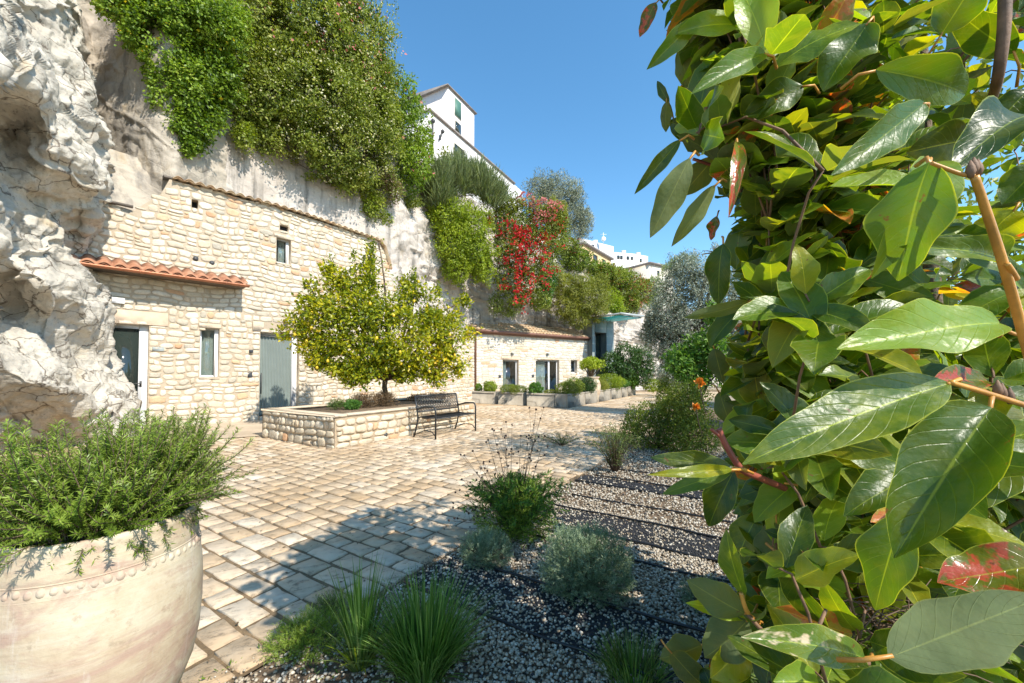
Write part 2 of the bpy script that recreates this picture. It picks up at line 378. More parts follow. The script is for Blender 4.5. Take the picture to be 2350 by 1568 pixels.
class MB:
    """collects pieces of one part"""
    def __init__(s): s.v = []; s.f = []; s.n = 0; s.t = []; s.uv = []
    def add(s, v, f, t=.5):
        v = np.asarray(v, float); s.v.append(v); s.f += [[i + s.n for i in q] for q in f]; s.n += len(v); s.t += [t] * len(f)
    def box(s, o, ex, ey, ez, bev=0, t=.5):
        """box from corner o with edge vectors"""
        o, ex, ey, ez = map(np.asarray, (o, ex, ey, ez))
        if bev <= 0:
            v = [o + ex * i + ey * j + ez * k for k in (0, 1) for j in (0, 1) for i in (0, 1)]
            s.add(v, [[0, 2, 3, 1], [4, 5, 7, 6], [0, 1, 5, 4], [1, 3, 7, 5], [3, 2, 6, 7], [2, 0, 4, 6]], t)
        else:
            L = [np.linalg.norm(e) for e in (ex, ey, ez)]; b = [min(.45, bev / max(l, 1e-6)) for l in L]
            v = []; idx = {}
            for i in (0, 1):
                for j in (0, 1):
                    for k in (0, 1):
                        for ax in range(3):
                            c = [i, j, k]; c = [(b[q] if c[q] == 0 else 1 - b[q]) if q != ax else c[q] for q in range(3)]
                            idx[(i, j, k, ax)] = len(v); v.append(o + ex * c[0] + ey * c[1] + ez * c[2])
            f = []
            for ax in range(3):
                for sd_ in (0, 1):
                    o2 = [q for q in range(3) if q != ax]
                    ring = []
                    for a, bb in ((0, 0), (1, 0), (1, 1), (0, 1)):
                        c = [0, 0, 0]; c[ax] = sd_; c[o2[0]] = a; c[o2[1]] = bb; ring.append(idx[(*c, ax)])
                    f.append(ring)
            for ax in range(3):
                o2 = [q for q in range(3) if q != ax]
                for a in (0, 1):
                    for bb in (0, 1):
                        c0 = [0, 0, 0]; c1 = [0, 0, 0]; c0[ax] = 0; c1[ax] = 1
                        for c in (c0, c1): c[o2[0]] = a; c[o2[1]] = bb
                        f.append([idx[(*c0, o2[0])], idx[(*c1, o2[0])], idx[(*c1, o2[1])], idx[(*c0, o2[1])]])
            for i in (0, 1):
                for j in (0, 1):
                    for k in (0, 1): f.append([idx[(i, j, k, a)] for a in range(3)])
            s.add(v, f, t)
    def tube(s, pts, r, n=8, cap=True, t=.5, sq=1.0):
        pts = [np.asarray(p, float) for p in pts]; m = len(pts)
        r = [r] * m if np.isscalar(r) else r
        up = np.array([0, 0, 1.]); v = []
        prev = None
        for i in range(m):
            d = pts[min(i + 1, m - 1)] - pts[max(i - 1, 0)]; d = d / (np.linalg.norm(d) + 1e-9)
            if prev is None:
                a = np.cross(d, up if abs(d[2]) < .9 else np.array([1., 0, 0]))
            else: a = prev - d * np.dot(prev, d)
            a /= np.linalg.norm(a) + 1e-9; prev = a; b = np.cross(d, a)
            for k in range(n):
                w_ = 2 * math.pi * k / n; v.append(pts[i] + r[i] * (math.cos(w_) * a + math.sin(w_) * b * sq))
        f = [[i * n + k, i * n + (k + 1) % n, (i + 1) * n + (k + 1) % n, (i + 1) * n + k] for i in range(m - 1) for k in range(n)]
        if cap: f += [list(range(n - 1, -1, -1)), list(range((m - 1) * n, m * n))]
        s.add(v, f, t)
    def lathe(s, prof, c, n=40, t=.5):
        v = [[c[0] + r * math.cos(2 * math.pi * k / n), c[1] + r * math.sin(2 * math.pi * k / n), c[2] + z] for r, z in prof for k in range(n)]
        m = len(prof)
        f = [[i * n + k, i * n + (k + 1) % n, (i + 1) * n + (k + 1) % n, (i + 1) * n + k] for i in range(m - 1) for k in range(n)]
        f += [list(range((m - 1) * n, m * n)), list(range(n - 1, -1, -1))]
        s.add(v, f, t)
    def blob(s, c, r, n=8, m=5, t=.5, jit=0.):
        r = np.ones(3) * r; v = []
        for i in range(1, m):
            for k in range(n):
                a = math.pi * i / m; b = 2 * math.pi * k / n; j = 1 + random.uniform(-jit, jit)
                v.append([c[0] + r[0] * math.sin(a) * math.cos(b) * j, c[1] + r[1] * math.sin(a) * math.sin(b) * j, c[2] + r[2] * math.cos(a) * j])
        v += [[c[0], c[1], c[2] + r[2]], [c[0], c[1], c[2] - r[2]]]
        f = [[i * n + k, (i + 1) * n + k, (i + 1) * n + (k + 1) % n, i * n + (k + 1) % n] for i in range(m - 2) for k in range(n)]
        e = (m - 1) * n
        f += [[e, k, (k + 1) % n] for k in range(n)] + [[e + 1, (m - 2) * n + (k + 1) % n, (m - 2) * n + k] for k in range(n)]
        s.add(v, f, t)
    def build(s, name, mat, parent=None, smooth=False):
        return link(name, mesh(np.concatenate(s.v), s.f, tint=s.t, smooth=smooth), mat, parent)

# ------------------------------------------------------------------ numpy noise
def _h(i, j, k, s=0):
    n = (i * 374761393 + j * 668265263 + k * 2147483647 + s * 1274126177) & 0xffffffff
    n = ((n ^ (n >> 13)) * 1274126177) & 0xffffffff
    n = ((n ^ (n >> 16)) * 2246822519) & 0xffffffff
    return ((n ^ (n >> 15)) & 0xffffff) / float(0xffffff)
def vnoise(p, s=0):
    p = np.asarray(p, float); i = np.floor(p).astype(np.int64); f = p - i; f = f * f * (3 - 2 * f)
    r = 0
    for a in (0, 1):
        for b in (0, 1):
            for c in (0, 1):
                wt = (f[:, 0] if a else 1 - f[:, 0]) * (f[:, 1] if b else 1 - f[:, 1]) * (f[:, 2] if c else 1 - f[:, 2])
                r = r + wt * _h(i[:, 0] + a, i[:, 1] + b, i[:, 2] + c, s)
    return r * 2 - 1
def fbm(p, o=4, s=0, g=.5):
    r = 0; a = 1.
    for k in range(o): r = r + a * vnoise(p * 2 ** k + 13.7 * k, s + k); a *= g
    return r
def facets(p, s=0, sharp=16.):
    """cellular facets: each cell a tilted plane, gives broken rock faces"""
    p = np.asarray(p, float); i0 = np.floor(p).astype(np.int64); W_ = np.zeros(len(p)); val = np.zeros(len(p))
    for a in (-1, 0, 1):
        for b in (-1, 0, 1):
            for c in (-1, 0, 1):
                q = i0 + np.array([a, b, c]); h = [_h(q[:, 0], q[:, 1], q[:, 2], s + k) for k in range(7)]
                d = p - (q + np.stack(h[:3], 1)); dd = (d ** 2).sum(1); wt = np.exp(-sharp * dd)
                W_ += wt; val += wt * (h[3] + ((np.stack(h[4:7], 1) - .5) * d).sum(1) * 2.2)
    val /= W_ + 1e-12
    return val - .5

def fract(p, s=0):
    """broken rock: warped planes meeting in sharp edges, with a few open joints"""
    r_ = np.random.default_rng(s); w_ = p + .5 * np.stack([fbm(p * .7 + k * 7, 3, 70 + k) for k in range(3)], 1)
    d = np.zeros(len(p))
    for fr, am in ((.22, .34), (.31, .28), (.5, .26), (.62, .24), (1.0, .19), (1.3, .16), (2.1, .11), (2.7, .09), (4.6, .05), (6.1, .035)):
        n = r_.normal(size=3); n[2] *= 1.4; n /= np.linalg.norm(n); q = w_ @ n * fr + r_.random() * 9 + .35 * fbm(p * fr * .8, 2, s + int(fr * 10))
        m = .35 + .65 * np.clip(.5 + .9 * vnoise(p * fr * .9 + fr * 31, s), 0, 1); d += am * m * (np.abs((q % 1) * 2 - 1) - .5)
    for fr in (.42, .75):
        n = r_.normal(size=3); n /= np.linalg.norm(n); q = np.abs(((w_ @ n * fr) % 1) - .5) / fr; d -= .16 * np.exp(-(q / .035) ** 2)
    return d
def upsample(cp, ni, nj):
    """Catmull-Rom refinement of a control grid"""
    cp = np.asarray(cp, float)
    def up(a, n):
        m = len(a); t = np.linspace(0, m - 1, n); i = np.clip(np.floor(t).astype(int), 0, m - 2); f = (t - i)[:, None, None]
        p0 = a[np.clip(i - 1, 0, m - 1)]; p1 = a[i]; p2 = a[i + 1]; p3 = a[np.clip(i + 2, 0, m - 1)]
        return .5 * (2 * p1 + (p2 - p0) * f + (2 * p0 - 5 * p1 + 4 * p2 - p3) * f ** 2 + (3 * p1 - p0 - 3 * p2 + p3) * f ** 3)
    a = up(cp, ni); a = up(a.transpose(1, 0, 2), nj).transpose(1, 0, 2); return a
def grid_faces(ni, nj):
    i, j = np.meshgrid(np.arange(ni - 1), np.arange(nj - 1), indexing='ij'); k = (i * nj + j).ravel()
    return np.stack([k, k + 1, k + nj + 1, k + nj], 1)
def rock(name, mat, cp, ni, nj, amps, seed=0, flip=False, edge=None):
    g = upsample(cp, ni, nj); p = g.reshape(-1, 3)
    du = np.gradient(g, axis=0); dv = np.gradient(g, axis=1); n = np.cross(du, dv).reshape(-1, 3)
    n /= np.linalg.norm(n, axis=1)[:, None] + 1e-9
    if flip: n = -n
    a1, a2, a3, a4 = amps[:4]
    warp = p + .35 * np.stack([fbm(p * 1.1 + 5, 3, 90), fbm(p * 1.1 + 9, 3, 91), fbm(p * 1.1 + 2, 3, 92)], 1)
    if len(amps) > 4: d = amps[4] * fract(p, seed) + a4 * fbm(p * 5, 4, seed + 3)
    else: d = a1 * fbm(p * .45, 3, seed) + a2 * facets(warp * np.array([.9, .9, 1.3]), seed + 7) + a3 * facets(warp * 2.8, seed + 17) + a4 * fbm(p * 5, 4, seed + 3)
    fd = np.ones((ni, nj))
    if edge is not None:
        fd = edge(np.linspace(0, 1, ni)[:, None], np.linspace(0, 1, nj)[None, :]) * fd
    q = p + n * (d * fd.ravel())[:, None]
    f = grid_faces(ni, nj)
    if not flip: f = f[:, ::-1]
    return link(name, mesh(q, f, smooth=False), mat)

# ------------------------------------------------------------------ foliage
rng = np.random.default_rng(11)
def unit(n):
    v = rng.normal(size=(n, 3)); return v / np.linalg.norm(v, axis=1)[:, None]
def nz(v): return v / (np.linalg.norm(v, axis=1)[:, None] + 1e-9)
def leaves(name, mat, parent, c, d, nrm, ln, ar=.45, tint=None, fold=.25, kind=None):
    """c base point, d direction, nrm face normal: folded rhombic blades"""
    n = len(c); d = nz(d); s = nz(np.cross(d, nrm)); nn = np.cross(s, d)
    ln = np.broadcast_to(np.asarray(ln, float), (n,))[:, None]; wv = ln * ar * .5
    mid = c + d * ln * .45
    v = np.stack([c, mid - s * wv + nn * wv * fold, c + d * ln - nn * ln * .08, mid + s * wv + nn * wv * fold], 1).reshape(-1, 3)
    k = np.arange(n) * 4
    f = np.stack([np.stack([k, k + 2, k + 1], 1), np.stack([k, k + 3, k + 2], 1)], 1).reshape(-1, 3)
    if tint is None: tint = rng.random(n)
    o = link(name, mesh(v, f, tint=np.repeat(tint, 2)), mat, parent)
    if kind: o['kind'] = kind
    return o
def B(vx, vy, Y, rw, rh, rd=None):
    c = P(vx, vy, Y); s = Y / F
    return (c, np.array([rw * s, (rd if rd is not None else (rw + rh) * .4) * s, rh * s]))
def cloud(blobs, n, shell=.6, lump=.30, freq=2.2, seed=0):
    ar = np.array([(b[1][0] * b[1][2]) + (b[1][1] * b[1][2]) for b in blobs]); pr = ar / ar.sum()
    k = rng.choice(len(blobs), n, p=pr); C = np.array([b[0] for b in blobs])[k]; Rr = np.array([b[1] for b in blobs])[k]
    dr = unit(n); rad = shell + (1 - shell) * rng.random(n) ** .6
    p = C + dr * Rr * rad[:, None]
    sc = 1. / (Rr.mean() + 1e-6)
    lum = fbm(p * sc * freq, 3, seed)
    p = C + dr * Rr * (rad * (1 + lump * lum))[:, None]
    return p, dr, lum
def foliage(name, mat, parent, blobs, n, ln, ar=.45, shell=.6, lump=.3, freq=2.2, up=.3, droop=0., seed=0, tb=.45, tv=.5, kind=None, lj=.35, cav=0., cs=.5):
    p, dr, lum = cloud(blobs, n, shell, lump, freq, seed)
    if cav:
        g_ = fbm(p / cs, 3, seed + 60); k_ = g_ > cav - .75; p, dr, lum = p[k_], dr[k_], lum[k_]; n = len(p)
    d = dr * .7 + unit(n) * .8 + np.array([0, 0, up - droop])
    nr = unit(n) * .62 + dr * 1.0 + np.array([.15, -.15, .6])
    big = fbm(p * (.9 / max(ln * 8, .2)), 2, seed + 40)
    t = np.clip(tb + tv * (rng.random(n) - .5) + .22 * big, 0, 1)
    return leaves(name, mat, parent, p, d, nr, ln * (1 - lj + 2 * lj * rng.random(n)), ar, t, kind=kind)
def twigs(mb, a, ends, r0, r1, n=5, bend=.12, seg=5):
    a = np.asarray(a, float)
    for e in ends:
        e = np.asarray(e, float); L = np.linalg.norm(e - a); off = np.array([random.uniform(-1, 1), random.uniform(-1, 1), random.uniform(0, 1)]) * L * bend
        pts = [a + (e - a) * t + off * math.sin(math.pi * t) for t in np.linspace(0, 1, seg)]
        mb.tube(pts, list(np.linspace(r0, r1, seg)), n)
def shrub(name, label, cat, base, blobs, leafspec, stem='dark_bark', r0=.02, group=None, nst=None, extra=None):
    """a plant: stems from the ground into each lobe of its crown"""
    t = empty(name, base, label, cat, group)
    mb = MB(); twigs(mb, base, [b[0] for b in (blobs if nst is None else blobs[:nst])], r0, r0 * .3)
    for b in blobs:
        c, r = b
        twigs(mb, c, [c + np.array([random.uniform(-1, 1), random.uniform(-1, 1), random.uniform(-.6, 1)]) * r * .8 for _ in range(4)], r0 * .35, r0 * .12, 4)
    mb.build('stem', stem, t)
    foliage('foliage', leafspec[0], t, blobs, *leafspec[1:][:2], **leafspec[3])
    if extra: extra(t)
    return t
def blades(name, mat, parent, base, n, spread, h, lean=.6, wd=.006, seg=5, r0=.04, seed=0, droop=.5, tip=.2):
    v = []; f = []; t = []
    for i in range(n):
        a = random.uniform(0, 2 * math.pi); rr = r0 * math.sqrt(random.random()); L = h * random.uniform(.6, 1.05); ln = random.random() ** .7 * lean
        b = np.array(base) + np.array([math.cos(a), math.sin(a), 0]) * rr; o = np.array([math.cos(a), math.sin(a), 0]); sd_ = np.array([-math.sin(a), math.cos(a), 0])
        sd_ = sd_ * math.cos(.9 * random.uniform(-1, 1)) + o * random.uniform(-.6, .6); k0 = len(v); ang = ln * .5; p = b.copy()
        for k in range(seg + 1):
            q = k / seg; ww = wd * (1 - q ** 2.2) + .0006; v += [p - sd_ * ww * .5, p + sd_ * ww * .5]
            ang += droop * ln * (1. / seg) * (1 + q); p = p + (o * math.sin(ang) + Z * math.cos(ang)) * L / seg
        tt = random.random()
        for k in range(seg): f.append([k0 + 2 * k, k0 + 2 * k + 1, k0 + 2 * k + 3, k0 + 2 * k + 2]); t.append(tt)
    return link(name, mesh(v, np.array(f), tint=t, smooth=True), mat, parent)
# ================================================================== SETTING: ground
def sheet(name, mat, pts, z, kind='structure'):
    o = link(name, mesh([[p[0], p[1], z] for p in pts], [list(range(len(pts)))]), mat); o['kind'] = kind; return o
sheet('ground', 'dry_ground', [(-400, -400), (400, -400), (400, 600), (-400, 600)], -.045)
EA = np.array([-.79, 2.61]) @ V[:2]           # bed edge: constant a
sheet('path_bed', 'joint_dirt', [ub(EA, -3), ub(EA, 34), ub(18, 34), ub(18, -3)], -.012)
sheet('garden_soil', 'soil', [ub(EA - .02, -3), ub(EA - 9, -3), ub(EA - 9, 16), ub(EA - .02, 16)], -.006)
# pavers: one irregular stone each
def pavers():
    v = []; f = []; t = []; rs = random.Random(3)
    def stone(a0, a1, b0, b1):
        j = lambda: rs.uniform(-.008, .008)
        z = rs.uniform(-.007, .004); zt = [z + rs.uniform(-.003, .003) for _ in range(4)]
        cs = [(a0 + j(), b0 + j()), (a1 + j(), b0 + j()), (a1 + j(), b1 + j()), (a0 + j(), b1 + j())]
        nseg = 3; ring = []
        for q in range(4):
            x0, x1 = cs[q], cs[(q + 1) % 4]; z0, z1 = zt[q], zt[(q + 1) % 4]
            for k in range(nseg):
                u_ = k / nseg; jj = 0 if k else .35
                ring.append((x0[0] * (1 - u_) + x1[0] * u_ + (j() * .8), x0[1] * (1 - u_) + x1[1] * u_ + (j() * .8), z0 * (1 - u_) + z1 * u_))
        cx = (a0 + a1) / 2; cy = (b0 + b1) / 2; n = len(ring); k0 = len(v)
        for s_, dz in ((1, -.03), (1, -.006), (.955, 0)):
            for (x, y, zz) in ring:
                p = ub(cx + (x - cx) * s_, cy + (y - cy) * (s_ if s_ == 1 else s_ - .02), zz + dz); v.append(p)
        for r_ in range(2):
            for k in range(n): f.append([k0 + r_ * n + k, k0 + r_ * n + (k + 1) % n, k0 + (r_ + 1) * n + (k + 1) % n, k0 + (r_ + 1) * n + k][::-1])
        f.append([k0 + 2 * n + k for k in range(n)][::-1])
        t.extend([rs.random()] * (2 * n + 1))
    b = -2.4
    while b < 30:
        wdt = rs.uniform(.158, .192) if b < 13 else .33
        a = EA + rs.uniform(0, .06); amax = 18
        while a < amax:
            L = rs.uniform(.19, .36) if b < 13 else rs.uniform(.5, .9)
            g = .026
            p = ub(a, b)
            # only where the courtyard can be seen
            if p[1] > -.2 and p[0] > -1.45 * p[1] - 1 and p[1] < 27: stone(a + g / 2, a + L - g / 2, b + g / 2, b + wdt - g / 2)
            a += L
        b += wdt
    o = link('pavement', mesh(v, f, tint=t), 'paver_stone'); o['kind'] = 'structure'
pavers()
# gravel: pebbles in the planting bed
def icosa():
    t_ = (1 + 5 ** .5) / 2
    v = np.array([[-1, t_, 0], [1, t_, 0], [-1, -t_, 0], [1, -t_, 0], [0, -1, t_], [0, 1, t_], [0, -1, -t_], [0, 1, -t_], [t_, 0, -1], [t_, 0, 1], [-t_, 0, -1], [-t_, 0, 1]], float)
    v /= np.linalg.norm(v[0])
    f = np.array([[0, 11, 5], [0, 5, 1], [0, 1, 7], [0, 7, 10], [0, 10, 11], [1, 5, 9], [5, 11, 4], [11, 10, 2], [10, 7, 6], [7, 1, 8], [3, 9, 4], [3, 4, 2], [3, 2, 6], [3, 6, 8], [3, 8, 9], [4, 9, 5], [2, 4, 11], [6, 2, 10], [8, 6, 7], [9, 8, 1]])
    return v, f
BANDS = [(1.88, 2.35), (3.31, 3.77), (4.76, 5.12)]
PIPES = [1.88, 2.35, 2.99, 3.31, 3.77, 4.19, 4.76, 5.12, 5.6]
def in_band(b):
    r = np.zeros(len(b), bool)
    for lo_, hi in BANDS: r |= (b > lo_) & (b < hi)
    return r
def pebbles(name, n, arange, brange, size, pdark, dark_only=None, label=None, zlift=.0):
    a = rng.uniform(*arange, n); b = rng.uniform(*brange, n)
    ib = in_band(b)
    keep = np.ones(n, bool); keep &= ~(ib & (rng.random(n) < .0))
    # worn soil patch at the near left corner keeps fewer stones
    near = (b < 1.5) & (a > EA - .9); keep &= ~(near & (rng.random(n) < .55))
    a, b, ib = a[keep], b[keep], ib[keep]; n = len(a)
    # dark chippings inside the bands, pale ones spilled over them
    patchy = vnoise(np.stack([a * 3, b * 3, a * 0], 1), 5)
    dark = ib & (rng.random(n) < np.where(b > 3, .80, .55) + .2 * patchy)
    tint = np.where(dark, rng.random(n) * .3, .36 + .64 * rng.random(n) ** 1.)
    stray = (~ib) & (rng.random(n) < .06); tint = np.where(stray, .2, tint)
    s = rng.uniform(size[0], size[1], n) * np.where(dark, .7, 1.)
    c = V[None] * a[:, None] + U[None] * b[:, None] + np.array([0, 0, 1.]) * (s * rng.uniform(.1, .55, n) + zlift)[:, None]
    v0, f0 = icosa()
    sc = rng.uniform(.62, 1.1, (n, 1, 3)); jit = 1 + rng.uniform(-.16, .16, (n, 12, 1))
    ang = rng.uniform(0, 6.28, n); ca, sa = np.cos(ang)[:, None], np.sin(ang)[:, None]
    v = v0[None] * sc * jit * s[:, None, None] * .5; v[:, :, 2] *= .75
    x = v[:, :, 0] * ca - v[:, :, 1] * sa; y = v[:, :, 0] * sa + v[:, :, 1] * ca
    v = np.stack([x, y, v[:, :, 2]], 2) + c[:, None]
    f = (f0[None] + (np.arange(n) * 12)[:, None, None]).reshape(-1, 3)
    o = link(name, mesh(v.reshape(-1, 3), f, tint=np.repeat(tint, 20)), 'pebble')
    tag(o, kind='stuff', label=label, cat='gravel'); return o
for i, (lo_, hi) in enumerate(BANDS):
    sheet('mulch_band', 'band_black', [ub(EA - .04, lo_), ub(EA - 5, lo_), ub(EA - 5, hi), ub(EA - .04, hi)], .0015)
pebbles('gravel', 64000, (EA - 3.4, EA - .03), (.75, 3.9), (.010, .024), .7, label='pale limestone gravel covering the planting bed near the camera')
pebbles('gravel', 24000, (EA - 4.6, EA - .03), (3.9, 8.2), (.016, .032), .7, label='pale gravel on the farther half of the planting bed')
pebbles('gravel', 1500, (EA - .02, EA + .10), (.6, 7), (.006, .014), .7, label='loose grit strewn along the edge of the paving')
for i, b in enumerate(PIPES):
    mb = MB(); pts = []
    for a in np.arange(EA - .05 - .1 * (i % 3), EA - 5, -.18):
        pts.append(ub(a, b + .014 * math.sin(a * 3.1 + i) + .008 * math.sin(a * 11), .019 + .004 * math.sin(a * 5 + i)))
    mb.tube(pts, .0085, 6)
    o = mb.build('drip_pipe', 'pipe_black', smooth=True)
    wh = ['along the near edge of the nearest black mulch band', 'along the far edge of the nearest black mulch band', 'across pale gravel just behind the large grey cushion plant',
          'along the near edge of the middle black mulch band', 'along the far edge of the middle black mulch band', 'lying across pale gravel between the middle and farthest mulch bands',
          'along the near edge of the farthest black mulch band', 'along the far edge of the farthest black mulch band', 'beyond the farthest mulch band, by the feathery bush'][i]
    tag(o, 'black drip hose ' + wh, 'hose', 'drip hoses across the gravel bed')
# smooth ramp slab at the house doors
rp_ = [G(395, 1012), G(500, 1008), G(609, 1001), G(612, 962), G(560, 945), G(380, 950), G(330, 985)]
sheet('ramp', 'ramp_stone', rp_, .012)
# ================================================================== CLIFFS
def cpgrid(rows): return np.array([[P(*c) for c in r] for r in rows])
# near rock at the left: rows bottom -> top, columns left -> right silhouette -> turned back
sil = [(1130, 300, 8.2), (1040, 296, 8.25), (925, 286, 8.6), (880, 266, 8.7), (820, 248, 8.7), (760, 250, 8.8), (700, 246, 8.8), (640, 216, 8.9), (590, 178, 8.9), (550, 196, 8.6),
       (470, 212, 8.5), (400, 229, 8.5), (300, 217, 8.6), (180, 196, 8.8), (60, 168, 9.0), (-60, 120, 9.2), (-200, 60, 9.6)]
rows = []
for k, (vy, sx, sy) in enumerate(sil):
    r = []
    for q in (-.75, -.35, 0., .25, .5, .72, .88, 1.0):
        vx = sx * q if q > 0 else q * 300
        yy = {-.75: 4.6, -.35: 5.3, 0.: 6.2, .25: 6.7, .5: 7.2, .72: 7.7, .88: 8.1, 1.0: sy}[q]
        bul = .45 * math.sin(k * 1.3 + q * 3) * (1 if 0 <= q < .9 else .3)
        if 900 > vy > 600: yy -= .5 * max(0, 1 - abs(q - .5) * 2)
        if 200 < vy < 320 and q < .5: bul += .7
        if 90 < vy < 200 and q < .6: bul -= .5
        r.append((vx, vy, yy + bul))
    r.append((sx - 6, vy, sy + 1.6)); r.append((sx - 60, vy, sy + 3.2))
    rows.append(r)
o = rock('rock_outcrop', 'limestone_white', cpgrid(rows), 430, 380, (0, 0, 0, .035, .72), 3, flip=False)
o['kind'] = 'structure'
# beige hollow face between the rock and the ivy
rows = []
for vy, xs in [(560, 0), (470, 0), (380, 0), (280, 0), (160, 0), (40, 0), (-80, 0), (-220, 0)]:
    t_ = (560 - vy) / 780
    rows.append([(40, vy, 10.2 + t_), (150, vy, 10.0 + t_ * .5), (220, vy, 9.9 + .9 * math.sin(t_ * 3)), (290, vy, 9.8 + .6 * math.sin(t_ * 3)), (350, vy, 9.98 + .2 * t_), (400, vy, 10.2), (440, vy, 10.75), (520, vy, 11.8)])
o = rock('rock_face', 'limestone_beige', cpgrid(rows), 170, 150, (.16, .10, .05, .015, .38), 31)
o['kind'] = 'structure'
# main cliff
cols = [(330, 10.9, 14), (400, 11.2, 14), (440, 11.25, 14), (520, 11.9, 14), (620, 12.9, 14), (740, 14.0, 14), (830, 14.9, 13.6), (880, 15.5, 12.5), (905, 15.9, 11.5), (950, 17.1, 10.9), (1000, 18.4, 10.5), (1060, 20.3, 10.6),
        (1130, 21.9, 10.4), (1200, 23.2, 10.3), (1300, 25.4, 9.6), (1400, 27.5, 7.4), (1480, 29.5, 6.4), (1560, 32, 6.6), (1660, 34, 6.3), (1800, 36, 6), (2000, 38, 6)]
rows = []
for q in (0, .12, .25, .38, .5, .62, .75, .88, 1.0, 1.08, 1.2):
    r = []
    for k, (vx, Y, zt) in enumerate(cols):
        z = -.4 + (zt + .4) * min(q, 1)
        lean = .5 * q ** 2 + .35 * math.sin(k * .9 + q * 5) * (1 if k > 8 else .25)
        if q > 1: lean += (q - 1) * 45; z = zt + (q - 1) * (14 if vx < 1250 else 1.)
        yy = Y + lean; x = (vx - 1175) / F * Y + lean * .1 * (1 if vx < 1175 else .3)
        if q > 1: x = (vx - 1175) / F * yy
        r.append(np.array([x, yy, z]))
    rows.append(r)
o = rock('cliff', 'limestone_cliff', np.array(rows), 260, 330, (.30, .22, .10, .025, 1.1), 52, edge=lambda i, j: np.clip(.2 + (j - .36) * 5, .2, 1.) + 0 * i)
o['kind'] = 'structure'

